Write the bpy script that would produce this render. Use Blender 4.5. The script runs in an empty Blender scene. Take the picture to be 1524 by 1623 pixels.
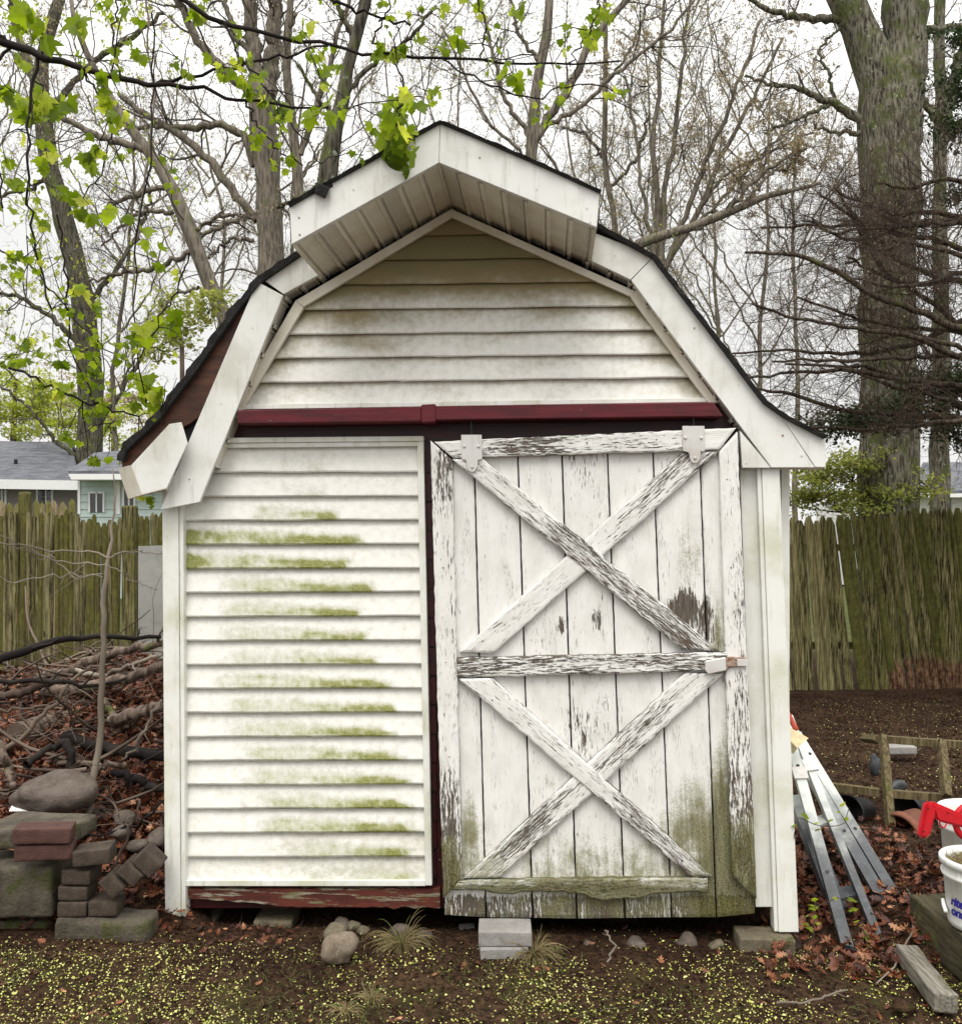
import bpy, bmesh, math, random
import numpy as np
from mathutils import Vector, Matrix, noise as mn
R_ = math.radians
scn = bpy.context.scene
# ------------------------------------------------------------------ camera, world, sun, exposure
F, U0, V0, H = 1467.0, 762.0, 850.0, 1.5
cam = bpy.data.objects.new("camera", bpy.data.cameras.new("camera"))
scn.collection.objects.link(cam); scn.camera = cam
cam.location = (0, 0, H); cam.rotation_euler = (R_(90), 0, 0)
cam.data.sensor_fit = 'HORIZONTAL'; cam.data.sensor_width = 36
cam.data.lens = 36 * F / 1524; cam.data.shift_y = (V0 - 811.5) / 1524
cam.data.clip_start = 0.05; cam.data.clip_end = 600
SUN_EL, SUN_AZ = 60, 192
w = bpy.data.worlds.new("World"); scn.world = w; w.use_nodes = True
nt = w.node_tree; nt.nodes.clear()
def _n(t, **k):
    n = nt.nodes.new(t)
    for a, b in k.items(): setattr(n, a, b)
    return n
sky = _n('ShaderNodeTexSky', sky_type='NISHITA', sun_disc=False, sun_elevation=R_(SUN_EL), sun_rotation=R_(SUN_AZ))
sky.dust_density = 6; sky.air_density = 1.0
# overcast: a cloud sheet, brighter to the zenith, over the physical sky
tc = _n('ShaderNodeTexCoord'); sep = _n('ShaderNodeSeparateXYZ'); nt.links.new(tc.outputs['Generated'], sep.inputs[0])
mr = _n('ShaderNodeMapRange'); mr.inputs[1].default_value = 0.28; mr.inputs[2].default_value = 1.0
mr.inputs[3].default_value = 10.4; mr.inputs[4].default_value = 33.0; nt.links.new(sep.outputs[2], mr.inputs[0])
nz = _n('ShaderNodeTexNoise'); nz.inputs['Scale'].default_value = 2.2; nz.inputs['Detail'].default_value = 5; nt.links.new(tc.outputs['Generated'], nz.inputs[0])
mr2 = _n('ShaderNodeMapRange'); mr2.inputs[1].default_value = .35; mr2.inputs[2].default_value = .65; mr2.inputs[3].default_value = .93; mr2.inputs[4].default_value = 1.08; nt.links.new(nz.outputs[0], mr2.inputs[0])
mu = _n('ShaderNodeMath', operation='MULTIPLY'); nt.links.new(mr.outputs[0], mu.inputs[0]); nt.links.new(mr2.outputs[0], mu.inputs[1])
vm = _n('ShaderNodeVectorMath', operation='SCALE'); vm.inputs[0].default_value = (1.0, 0.992, 0.968); nt.links.new(mu.outputs[0], vm.inputs[3])
mx = _n('ShaderNodeMix', data_type='RGBA'); mx.inputs[0].default_value = 0.93
nt.links.new(sky.outputs[0], mx.inputs[6]); nt.links.new(vm.outputs[0], mx.inputs[7])
bg = _n('ShaderNodeBackground'); bg.inputs[1].default_value = 0.085; nt.links.new(mx.outputs[2], bg.inputs[0])
wo = _n('ShaderNodeOutputWorld'); nt.links.new(bg.outputs[0], wo.inputs[0])
sun = bpy.data.objects.new("sun", bpy.data.lights.new("sun", 'SUN')); scn.collection.objects.link(sun)
sun.data.energy = 1.5; sun.data.angle = R_(28); sun.data.color = (1, 0.96, 0.89)
_d = Vector((math.sin(R_(SUN_AZ)) * math.cos(R_(SUN_EL)), math.cos(R_(SUN_AZ)) * math.cos(R_(SUN_EL)), math.sin(R_(SUN_EL))))
sun.rotation_euler = _d.to_track_quat('Z', 'Y').to_euler()
scn.view_settings.view_transform = 'Standard'; scn.view_settings.look = 'None'
scn.view_settings.exposure = 0.15; scn.view_settings.gamma = 1.0
scn.render.engine = 'CYCLES'
scn.cycles.max_bounces = 4; scn.cycles.diffuse_bounces = 2; scn.cycles.transparent_max_bounces = 6
scn.cycles.use_denoising = True
# ------------------------------------------------------------------ measuring helpers
def P(u, v, Y): return np.array(((u - U0) * Y / F, Y, H - (v - V0) * Y / F))
YAW = R_(4.2); SA, CA = math.sin(YAW), math.cos(YAW); D0 = 3.55
def W(u, v, d=0.0):
    """photo point on the shed's front plane, d metres out in front of it"""
    x = (u - U0) / F
    t = (CA * D0 - d) / (x * SA + CA)
    return np.array((x * t, t, H - (v - V0) * t / F))
RNG = np.random.default_rng(7); random.seed(7)
def lerp(a, b, t): return a + (b - a) * t
def sstep(a, b, x):
    t = min(1, max(0, (x - a) / (b - a))); return t * t * (3 - 2 * t)
def pw(x, pts):
    return float(np.interp(x, [p[0] for p in pts], [p[1] for p in pts]))
# ------------------------------------------------------------------ scene helpers
C = scn.collection
def tag(o, label=None, cat=None, group=None, kind=None):
    if label: o['label'] = label
    if cat: o['category'] = cat
    if group: o['group'] = group
    if kind: o['kind'] = kind
    return o
def thing(name, label, cat, loc=(0, 0, 0), group=None):
    o = bpy.data.objects.new(name, None); C.objects.link(o); o.location = loc; o.empty_display_size = .1
    return tag(o, label, cat, group)
def wloc(o):
    v = Vector((0, 0, 0))
    while o: v += o.location; o = o.parent
    return v
class Geo:
    def __init__(s): s.V = []; s.n = 0; s.F = []; s.A = {}; s.MI = []
    def add(s, V, Fc, mi=0, **at):
        V = np.asarray(V, float).reshape(-1, 3); Fc = np.asarray(Fc, int)
        if len(V) == 0: return s
        for k in set(at) | set(s.A):
            a = s.A.setdefault(k, [np.zeros((s.n,) + (() if k != 'uv' else (2,)))])
            val = at.get(k, 0.0 if k != 'uv' else (0.0, 0.0))
            val = np.asarray(val, float)
            a.append(np.broadcast_to(val, (len(V),) + (() if k != 'uv' else (2,))).copy())
        s.V.append(V); s.F.append(Fc + s.n); s.MI.append(np.full(len(Fc), mi)); s.n += len(V); return s
    def poly(s, pts, mi=0, **at): return s.add(pts, [list(range(len(pts)))], mi, **at)
    def prism(s, pts, ext, mi=0, **at):
        """polygon pts (n,3) closed and extruded by vector ext"""
        p = np.asarray(pts, float); n = len(p); q = p + np.asarray(ext)
        V = np.vstack([p, q])
        s.add(V, [list(range(n))], mi, **at); b = s.n - 2 * n
        s.F.append(np.array([list(range(2 * n - 1, n - 1, -1))]) + b); s.MI.append([mi])
        s.F.append(np.array([[i, i + n, (i + 1) % n + n, (i + 1) % n] for i in range(n)]) + b); s.MI.append([mi] * n)
        return s
    def mesh(s, name, off=(0, 0, 0), smooth=False):
        me = bpy.data.meshes.new(name)
        V = np.vstack(s.V) - np.asarray(off)
        fl = []
        for f in s.F: fl.extend(f.tolist())
        me.from_pydata(V.tolist(), [], fl)
        for k, a in s.A.items():
            a = np.concatenate(a)
            if k == 'uv':
                l = me.uv_layers.new(name='UVMap'); vi = np.empty(len(me.loops), int); me.loops.foreach_get('vertex_index', vi)
                l.data.foreach_set('uv', a[vi].astype(np.float32).ravel())
            else:
                at = me.attributes.new(k, 'FLOAT', 'POINT'); at.data.foreach_set('value', a.astype(np.float32))
        mi = np.concatenate([np.asarray(m) for m in s.MI]).astype(np.int32)
        if mi.any(): me.polygons.foreach_set('material_index', mi)
        if smooth: me.polygons.foreach_set('use_smooth', np.ones(len(me.polygons), bool))
        me.update(); return me
    def build(s, name, mat, parent=None, smooth=False, recalc=False, loc=None):
        off = wloc(parent) if parent else Vector(loc or (0, 0, 0))
        me = s.mesh(name, np.array(off), smooth)
        for m in (mat if isinstance(mat, (list, tuple)) else [mat]): me.materials.append(m)
        if recalc:
            b = bmesh.new(); b.from_mesh(me); bmesh.ops.recalc_face_normals(b, faces=b.faces); b.to_mesh(me); b.free()
        o = bpy.data.objects.new(name, me); C.objects.link(o)
        if parent: o.parent = parent
        elif loc is not None: o.location = loc
        return o
def tubes(g, Pp, Rr, sides=4, **at):
    """batch of polylines Pp[n,k,3] with radii Rr[n,k] swept into tubes"""
    Pp = np.asarray(Pp, float); Rr = np.asarray(Rr, float)
    if Pp.ndim == 2: Pp = Pp[None]; Rr = Rr.reshape(1, -1)
    n, k, _ = Pp.shape
    if n == 0: return
    T = np.gradient(Pp, axis=1); T /= np.linalg.norm(T, axis=2, keepdims=True) + 1e-9
    m = T.mean(axis=1); ref = np.where(np.abs(m[:, 2:3]) > .75 * np.linalg.norm(m, axis=1, keepdims=True), [[1., 0, 0]], [[0, 0, 1.]])[:, None, :]
    A = ref - T * (T * ref).sum(2, keepdims=True); A /= np.linalg.norm(A, axis=2, keepdims=True) + 1e-9
    B = np.cross(T, A)
    th = np.arange(sides) * 2 * math.pi / sides
    V = Pp[:, :, None, :] + Rr[:, :, None, None] * (A[:, :, None, :] * np.cos(th)[None, None, :, None] + B[:, :, None, :] * np.sin(th)[None, None, :, None])
    base = (np.arange(n) * k * sides)[:, None, None]
    i = np.arange(k - 1)[None, :, None] * sides; j = np.arange(sides)[None, None, :]; j2 = (j + 1) % sides
    a = base + i + j; b = base + i + j2; c = b + sides; d = a + sides
    at = {q: (np.repeat(np.asarray(x), k * sides) if np.ndim(x) else x) for q, x in at.items()}
    g.add(V.reshape(-1, 3), np.stack([a, b, c, d], -1).reshape(-1, 4), **at)
    e = (np.arange(n) * k * sides)[:, None] + (k - 1) * sides + np.arange(sides)[None]
    g.F.append(e + g.n - n * k * sides); g.MI.append(np.zeros(n))
def smooth_path(pts, k=12, jit=0.0, rng=RNG):
    pts = np.asarray(pts, float); d = np.r_[0, np.cumsum(np.linalg.norm(np.diff(pts[:, :3], axis=0), axis=1))]
    t = np.linspace(0, d[-1], k)
    out = np.stack([np.interp(t, d, pts[:, i]) for i in range(pts.shape[1])], 1)
    sm = out.copy(); sm[1:-1] = (out[:-2] + 2 * out[1:-1] + out[2:]) / 4
    if jit: sm[1:-1, :3] += rng.normal(0, jit, (k - 2, 3))
    return sm
def box(g, c, size, rot=(0, 0, 0), bev=0.0, mi=0, **at):
    """bevelled block centred at c"""
    b = bmesh.new(); bmesh.ops.create_cube(b, size=1)
    for v in b.verts: v.co = Vector((v.co.x * size[0], v.co.y * size[1], v.co.z * size[2]))
    if bev: bmesh.ops.bevel(b, geom=b.edges[:], offset=bev, segments=2, profile=.6, affect='EDGES')
    M = Matrix.Rotation(rot[2], 3, 'Z') @ Matrix.Rotation(rot[1], 3, 'Y') @ Matrix.Rotation(rot[0], 3, 'X')
    b.verts.index_update()
    V = [M @ v.co + Vector(c) for v in b.verts]
    for n in {len(f.verts) for f in b.faces}:
        pass
    V = np.array(V); fs = [[v.index for v in f.verts] for f in b.faces]; b.free()
    g.add(V, np.zeros((0, 3), int), mi, **at); off = g.n - len(V)
    for n in {len(f) for f in fs}:
        ff = np.array([f for f in fs if len(f) == n]) + off; g.F.append(ff); g.MI.append([mi] * len(ff))
    return g
def roughen(o, amp, sc, seed=0):
    for v in o.data.vertices:
        n = mn.noise_vector(Vector(v.co) * sc + Vector((seed, seed * 1.7, 0))); v.co += n * amp
def subdiv_box(c, size, rot, bev, amp, sc, name, mat, parent=None, seed=0, cuts=5):
    b = bmesh.new(); bmesh.ops.create_cube(b, size=1)
    for v in b.verts: v.co = Vector((v.co.x * size[0], v.co.y * size[1], v.co.z * size[2]))
    bmesh.ops.bevel(b, geom=b.edges[:], offset=bev, segments=2, profile=.6, affect='EDGES')
    bmesh.ops.subdivide_edges(b, edges=[e for e in b.edges if e.calc_length() > bev * 4], cuts=cuts, use_grid_fill=True)
    M = Matrix.Rotation(rot[2], 3, 'Z') @ Matrix.Rotation(rot[1], 3, 'Y') @ Matrix.Rotation(rot[0], 3, 'X')
    for v in b.verts:
        v.co += mn.noise_vector(v.co * sc + Vector((seed * 3.1, seed, 0))) * amp
        v.co = M @ v.co
    me = bpy.data.meshes.new(name); b.to_mesh(me); b.free(); me.materials.append(mat)
    me.polygons.foreach_set('use_smooth', [True] * len(me.polygons))
    o = bpy.data.objects.new(name, me); C.objects.link(o)
    o.location = Vector(c) - (wloc(parent) if parent else Vector()); o.parent = parent
    return o
def rock(name, c, size, mat, seed, rz=0, flat=.35, sub=4, parent=None):
    b = bmesh.new(); bmesh.ops.create_icosphere(b, subdivisions=sub, radius=.5)
    for v in b.verts:
        p = v.co.copy(); q = p * 1.6 + Vector((seed * 5.3, seed, 2))
        v.co += p * (mn.noise(q) * .55) + mn.noise_vector(p * 5 + Vector((seed, 0, 0))) * .035 + mn.noise_vector(p * 14 + Vector((seed, 0, 0))) * .012
        if v.co.z < -flat: v.co.z = -flat + (v.co.z + flat) * .15
        v.co = Matrix.Rotation(rz, 3, 'Z') @ Vector((v.co.x * size[0], v.co.y * size[1], v.co.z * size[2]))
    me = bpy.data.meshes.new(name); b.to_mesh(me); b.free(); me.materials.append(mat)
    me.polygons.foreach_set('use_smooth', [True] * len(me.polygons))
    o = bpy.data.objects.new(name, me); C.objects.link(o); o.location = c; o.parent = parent
    return o
# ------------------------------------------------------------------ material helpers
class S:
    def __init__(s, nt, o): s.nt = nt; s.o = o
    def _m(s, op, b=None, c=None, rev=False):
        n = s.nt.nodes.new('ShaderNodeMath'); n.operation = op
        a = [s, b] if not rev else [b, s]
        if c is not None: a.append(c)
        for i, x in enumerate(a):
            if x is None: continue
            if isinstance(x, S): s.nt.links.new(x.o, n.inputs[i])
            else: n.inputs[i].default_value = x
        return S(s.nt, n.outputs[0])
    def __add__(s, b): return s._m('ADD', b)
    def __sub__(s, b): return s._m('SUBTRACT', b)
    def __rsub__(s, b): return s._m('SUBTRACT', b, rev=True)
    def __mul__(s, b): return s._m('MULTIPLY', b)
    __radd__ = __add__; __rmul__ = __mul__
    def max(s, b): return s._m('MAXIMUM', b)
    def min(s, b): return s._m('MINIMUM', b)
    def pow(s, b): return s._m('POWER', b)
    def step(s, a, b, lo=0., hi=1., smooth=True):
        n = s.nt.nodes.new('ShaderNodeMapRange'); n.interpolation_type = 'SMOOTHSTEP' if smooth else 'LINEAR'
        for i, x in enumerate((s, a, b, lo, hi)):
            if isinstance(x, S): s.nt.links.new(x.o, n.inputs[i])
            else: n.inputs[i].default_value = x
        return S(s.nt, n.outputs[0])
class M:
    def __init__(s, name):
        s.m = bpy.data.materials.new(name); s.m.use_nodes = True; s.nt = s.m.node_tree; s.nt.nodes.clear()
        s.tc = s.nt.nodes.new('ShaderNodeTexCoord')
    def vec(s, src='Object', sc=(1, 1, 1), off=(0, 0, 0)):
        n = s.nt.nodes.new('ShaderNodeMapping'); s.nt.links.new(s.tc.outputs[src], n.inputs[0])
        n.inputs[3].default_value = sc; n.inputs[1].default_value = off; return n.outputs[0]
    def noise(s, v, scale=1, det=4, rough=.55, dist=0):
        n = s.nt.nodes.new('ShaderNodeTexNoise'); s.nt.links.new(v, n.inputs[0])
        n.inputs['Scale'].default_value = scale; n.inputs['Detail'].default_value = det; n.inputs['Roughness'].default_value = rough; n.inputs['Distortion'].default_value = dist
        return S(s.nt, n.outputs[0])
    def voro(s, v, scale=1, feat='F1'):
        n = s.nt.nodes.new('ShaderNodeTexVoronoi'); s.nt.links.new(v, n.inputs[0]); n.inputs['Scale'].default_value = scale; n.feature = feat
        return S(s.nt, n.outputs[0])
    def attr(s, name):
        n = s.nt.nodes.new('ShaderNodeAttribute'); n.attribute_name = name; return S(s.nt, n.outputs['Fac'])
    def xyz(s, v):
        n = s.nt.nodes.new('ShaderNodeSeparateXYZ'); s.nt.links.new(v, n.inputs[0]); return [S(s.nt, o) for o in n.outputs]
    def mix(s, f, a, b):
        n = s.nt.nodes.new('ShaderNodeMix'); n.data_type = 'RGBA'
        for i, x in ((0, f), (6, a), (7, b)):
            if isinstance(x, S): s.nt.links.new(x.o, n.inputs[i])
            elif i: n.inputs[i].default_value = (*x, 1)
            else: n.inputs[0].default_value = x
        return S(s.nt, n.outputs[2])
    def bump(s, h, strength=.5, dist=.01):
        n = s.nt.nodes.new('ShaderNodeBump'); n.inputs['Strength'].default_value = strength; n.inputs['Distance'].default_value = dist
        s.nt.links.new(h.o, n.inputs['Height']); return n.outputs[0]
    def out(s, col, rough=.7, bump=None, metal=0., spec=.4, transl=0.0, tcol=None):
        p = s.nt.nodes.new('ShaderNodeBsdfPrincipled'); o = s.nt.nodes.new('ShaderNodeOutputMaterial')
        for k, x in (('Base Color', col), ('Roughness', rough), ('Metallic', metal), ('Specular IOR Level', spec)):
            if isinstance(x, S): s.nt.links.new(x.o, p.inputs[k])
            else: p.inputs[k].default_value = (*x, 1) if isinstance(x, tuple) else x
        if bump is not None: s.nt.links.new(bump, p.inputs['Normal'])
        res = p.outputs[0]
        if transl:
            t = s.nt.nodes.new('ShaderNodeBsdfTranslucent'); a = s.nt.nodes.new('ShaderNodeMixShader'); a.inputs[0].default_value = transl
            tcol = tcol or col
            if isinstance(tcol, S): s.nt.links.new(tcol.o, t.inputs[0])
            else: t.inputs[0].default_value = (*tcol, 1)
            s.nt.links.new(res, a.inputs[1]); s.nt.links.new(t.outputs[0], a.inputs[2]); res = a.outputs[0]
        s.nt.links.new(res, o.inputs[0]); return s.m

def m_peel():
    """old white paint flaking off grey wood: attributes wear, moss; UV = (along grain, across) in metres"""
    m = M('flaking white paint'); uv = 'UV'
    a = m.noise(m.vec(uv, (13, 130, 1)), 1, 6, .72); b = m.noise(m.vec(uv, (3.2, 17, 1), (4, 2, 0)), 1, 3)
    c = m.noise(m.vec(uv, (26, 420, 1), (1, 7, 0)), 1, 2)
    wear, moss = m.attr('wear'), m.attr('moss')
    fl = m.noise(m.vec(uv, (34, 210, 1), (2, 9, 0)), 1, 4, .7)
    val = a * .44 + b * .20 + c * .10 + fl * .26
    th = wear * .36 + .281
    bare = val.step(th - .012, th + .012, 1, 0)
    crack = c.step(.61, .65) * m.noise(m.vec(uv, (5, 20, 1)), 1, 2).step(.45, .58)
    bare = bare.max(crack * .7 * b.step(.46, .6))
    grain = m.noise(m.vec(uv, (12, 380, 1)), 1, 4, .6)
    wood = m.mix(grain.step(.3, .7), (.040, .032, .025), (.19, .16, .13))
    wood = m.mix(m.noise(m.vec(uv, (4, 9, 1)), 1, 2).step(.52, .7) * .7, wood, (.12, .075, .048))
    paint = m.mix(m.noise(m.vec(uv, (7, 14, 1), (8, 1, 0)), 1, 5).step(.35, .75), (.86, .85, .82), (.75, .74, .70))
    paint = m.mix(grain.step(.55, .75) * .4, paint, (.42, .40, .37))
    col = m.mix(bare, paint, wood)
    mo = m.noise(m.vec(uv, (9, 11, 1), (3, 3, 0)), 1, 6, .7); mf = m.noise(m.vec(uv, (130, 150, 1)), 1, 3, .8)
    ms = m.noise(m.vec(uv, (2.5, 60, 1)), 1, 3)
    mm = (mo * .75 + mf * .55 + ms * .3 + moss * .62 - .72).step(.30, .62) * (moss * 3).min(1.0)
    mcol = m.mix(mf.step(.38, .62), (.12, .118, .022), (.33, .32, .17))
    mcol = m.mix(moss.step(.45, 1.0) * ms.step(.3, .6, .5, 1.), mcol, m.mix(mf.step(.4, .6), (.045, .042, .012), m.mix(mo.step(.4, .6), (.13, .13, .03), (.17, .14, .05))))
    col = m.mix(mm * .93, col, mcol)
    h = (1.0 - bare) * .6 + grain * .4 + mf * mm * .3
    return m.out(col, .68, m.bump(h, 1., .004), spec=.25)
def m_siding():
    m = M('vinyl siding'); al, dirt_shade = m.attr('algae'), m.attr('dirt')
    f = m.noise(m.vec('UV', (260, 60, 1)), 1, 4, .8); g = m.noise(m.vec('UV', (30, 3.2, 1)), 1, 5, .65); st = m.noise(m.vec('UV', (80, .9, 1)), 1, 3)
    big = m.noise(m.vec('UV', (5, .7, 1)), 1, 3)
    base = m.mix(g.step(.3, .75), (.84, .835, .79), (.74, .73, .67))
    k = (dirt_shade * 1.35 + g * .6 + f * .25 - .8).step(.12, 1.1)  # this attribute holds grime, plus painted shade on the upper gable
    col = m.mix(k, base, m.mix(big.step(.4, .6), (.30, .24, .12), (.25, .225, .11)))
    ed = m.noise(m.vec('UV', (90, 22, 1), (0, 3, 0)), 1, 5, .8)
    q = (al * 1.15 + g * .5 + f * .75 + ed * .8 + st * .2 - 1.34)
    a1 = q.step(-.05, .45); a2 = q.step(.36, .72)
    col = m.mix(a1 * .6, col, m.mix(al.step(.3, .7), (.42, .42, .34), (.40, .42, .22))); col = m.mix(a2 * .92, col, m.mix(ed.step(.4, .6), (.090, .105, .006), m.mix(f.step(.4, .6), (.22, .245, .018), (.42, .42, .14))))
    sp = m.voro(m.vec('UV', (70, 9, 1)), 1).step(.05, .12, 1, 0) * g.step(.55, .6)
    col = m.mix(sp * .6, col, (.12, .12, .09))
    return m.out(col, .5, m.bump(g + f * .3 * a1, .25, .002), spec=.35)
def m_alu(name='painted aluminium', col=(.81, .81, .78), dirt=(.5, .49, .40)):
    m = M(name); v = m.vec('Object')
    n = m.noise(v, 4, 5, .6); s = m.noise(v, 160, 2, .5); w_ = m.noise(m.vec('Object', (1, 1, .12)), 38, 4, .65)
    c = m.mix(n.step(.42, .7) * .6, col, dirt); c = m.mix(w_.step(.52, .75) * .45, c, tuple(x * .8 for x in dirt)); c = m.mix(s.step(.735, .75) * n.step(.4, .6), c, (.1, .1, .08))
    return m.out(c, .42, m.bump(m.noise(v, 7, 2) + s * .05, .15, .004), spec=.4)
def m_soffit():
    m = M('soffit vinyl'); v = m.vec('Object'); n = m.noise(v, 9, 5, .6); pf = m.attr('perf')
    c = m.mix(n.step(.35, .8), (.88, .85, .74), (.74, .68, .54))
    ux = m.xyz(m.vec('UV', (1, 1, 1)))
    vo = m.voro(m.vec('UV', (120, 120, 1)), 1); vo.o.node.inputs['Randomness'].default_value = 0.0; dots = vo.step(.2, .34, 1, 0) * pf
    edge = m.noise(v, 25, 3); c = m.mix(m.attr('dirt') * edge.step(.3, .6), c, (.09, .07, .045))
    c = m.mix(dots * .75, c, (.03, .03, .025))
    return m.out(c, .55, m.bump(n, .2, .003))
def m_red(name, c1=(.125, .006, .014), c2=(.06, .004, .008), worn=0.):
    m = M(name); v = m.vec('Object', (6, 6, 25)); n = m.noise(v, 1, 5); c = m.mix(n.step(.3, .7), c1, c2)
    v2 = m.vec('Object', (5, 5, 60)); k = m.noise(v2, 1, 5, .7)
    if worn: c = m.mix(k.step(.62 - worn, .66 - worn), c, m.mix(n.step(.4, .6), (.13, .12, .05), (.3, .27, .2)))
    else: c = m.mix(m.noise(v, 4, 4).step(.72, .75), c, (.3, .2, .2))
    return m.out(c, .6 if worn else .42, m.bump(k, .4, .003))
def m_shingle():
    m = M('asphalt shingle'); v = m.vec('Object'); n = m.noise(v, 220, 3, .7); b = m.noise(v, 5, 4)
    c = m.mix(n.step(.35, .7), (.010, .010, .010), (.05, .048, .047)); c = m.mix(b.step(.55, .8) * .4, c, (.07, .08, .03))
    return m.out(c, .9, m.bump(n, .6, .002))
def m_bark(name, c1, c2, moss=0., mcol=(.10, .115, .035), sc=1., lich=0.0):
    m = M(name); v = m.vec('Object', (1, 1, .17)); n = m.noise(v, 26 * sc, 6, .65, .6); b = m.noise(m.vec('Object'), 3.0 * sc, 4)
    r = m.voro(m.vec('Object', (1, 1, .2)), 20 * sc)
    k = n * .7 + r * .4
    c = m.mix(k.step(.35, .72), c1, c2)
    if moss: c = m.mix(b.step(.62 - moss * .3, .72 - moss * .15) * n.step(.3, .6, .35, 1), c, mcol)
    if lich: c = m.mix(m.noise(m.vec('Object'), 9 * sc, 5, .7).step(.66 - lich * .1, .7 - lich * .1), c, (.26, .29, .22))
    return m.out(c, .92, m.bump(k, 1., .03 / sc), spec=.15)
def m_twig(name, c1, c2):
    m = M(name); n = m.noise(m.vec('Object'), 3, 2); return m.out(m.mix(n.step(.35, .65), c1, c2), .85, spec=.15)
def m_leaf(name, c1, c2, c3=None, tr=.45):
    m = M(name); r = m.attr('rnd'); n = m.noise(m.vec('Object'), 90, 2)
    c = m.mix(r, c1, c2)
    if c3: c = m.mix(r.step(.8, .95), c, c3)
    c = m.mix(n.step(.3, .8) * .3, c, tuple(x * .6 for x in c1))
    t = m.nt.nodes.new('ShaderNodeHueSaturation'); t.inputs['Value'].default_value = 1.5; t.inputs['Saturation'].default_value = 1.05; m.nt.links.new(c.o, t.inputs['Color'])
    return m.out(c, .55, spec=.3, transl=tr, tcol=S(m.nt, t.outputs[0]))
def m_fence(name, cols, moss=(.10, .105, .018), amt=.5):
    m = M(name); v = m.vec('Object', (1, 1, .07)); n = m.noise(v, 55, 5, .75); b = m.noise(m.vec('Object'), 2.6, 5, .65); f = m.noise(m.vec('Object', (1, 1, .5)), 34, 4, .7)
    r, h, rot = m.attr('rnd'), m.attr('h'), m.attr('rot')
    c = m.mix(n.step(.40, .62), cols[0], cols[1]); c = m.mix(r.step(.45, .9) * .75, c, cols[2]); c = m.mix(r.step(.25, .0) * .3, c, tuple(min(1, x * 1.4) for x in cols[1])); c = m.mix(m.noise(m.vec('Object', (1, 1, .03)), 60, 3, .6).step(.5, .68) * .6, c, cols[0])
    mm = (b * .6 + f * .35 + r * .4 + .02).step(.62 - amt * .3, .8 - amt * .2)
    c = m.mix(mm * n.step(.3, .6, .25, .95), c, m.mix(f.step(.4, .65), moss, tuple(x * 1.9 for x in moss)))
    c = m.mix(m.noise(v, 160, 3).step(.62, .72) * .7, c, (.02, .018, .012))
    c = m.mix(f.step(.71, .75) * .55, c, (.3, .31, .24))
    rr = (rot + (f - .5) * .7).step(.45, .55)
    c = m.mix(rr, c, m.mix((n * .5 + f * .5).step(.42, .62), (.05, .022, .014), (.30, .18, .10)))
    return m.out(c, .9, m.bump(n + f * .4, .8, .008), spec=.15)
def m_dirt():
    m = M('bare earth'); v = m.vec('Object'); x, y, z = m.xyz(v)
    n = m.noise(v, 2.2, 6, .65); f = m.noise(v, 42, 5, .75); g = m.noise(v, 150, 3, .7)
    c = m.mix(n.step(.35, .65), (.046, .023, .013), (.092, .052, .029))
    c = m.mix(f.step(.35, .62), c, (.014, .007, .004)); c = m.mix(g.step(.6, .7) * .7, c, (.18, .11, .07))
    gr = m.noise(v, 4.5, 5, .75).step(.48, .66); c = m.mix(gr * f.step(.35, .6) * y.step(3.35, 3.05) * .45, c, (.065, .075, .018))
    far = y.step(11, 14); c = m.mix(far, c, m.mix(n.step(.4, .6), (.05, .07, .02), (.09, .085, .03)))
    k = n * .3 + f * .5 + g * .35
    return m.out(c, .95, m.bump(k, .9, .02), spec=.12)
def m_litter():
    m = M('fallen oak leaves'); r = m.attr('rnd'); n = m.noise(m.vec('Object'), 60, 3)
    c = m.mix(r.step(0, .5), (.035, .010, .006), (.13, .034, .012)); c = m.mix(r.step(.5, .85), c, (.24, .085, .035)); c = m.mix(r.step(.88, 1.), c, (.48, .24, .12))
    c = m.mix(n.step(.3, .7) * .4, c, (.04, .014, .01))
    return m.out(c, .5, m.bump(n, .4, .003), spec=.4)
def m_stone(name, c1, c2, moss=0., sc=1., c3=None):
    m = M(name); v = m.vec('Object'); n = m.noise(v, 9 * sc, 6, .7); f = m.noise(v, 90 * sc, 4, .7); b = m.noise(v, 4 * sc, 3)
    c = m.mix(n.step(.3, .7), c1, c2); c = m.mix(f.step(.5, .75) * .45, c, tuple(x * .5 for x in c1))
    if c3: c = m.mix(b.step(.5, .7), c, c3)
    if moss: c = m.mix((n * .6 + b * .5).step(.66 - moss * .25, .74 - moss * .2) * f.step(.2, .55, .5, 1), c, (.06, .064, .02))
    return m.out(c, .85, m.bump(n + f * .6, 1., .012 / sc), spec=.25)
def m_plain(name, c, rough=.5, metal=0., var=.25, sc=20, spec=.4, bump=.1):
    m = M(name); n = m.noise(m.vec('Object'), sc, 5, .65)
    return m.out(m.mix(n.step(.3, .8), c, tuple(x * (1 - var) for x in c)), rough, m.bump(n, bump, .003), metal, spec)
def m_roof():
    m = M('grey house shingles'); n = m.noise(m.vec('Object', (1.2, .3, 9)), 2.2, 3, .7); f = m.noise(m.vec('Object', (3, 1, 9)), 5, 4)
    c = m.mix(n.step(.4, .6), (.085, .09, .105), (.15, .155, .175)); c = m.mix(f.step(.55, .7) * .5, c, (.05, .05, .06)); return m.out(c, .9, m.bump(n, .6, .05))
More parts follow.
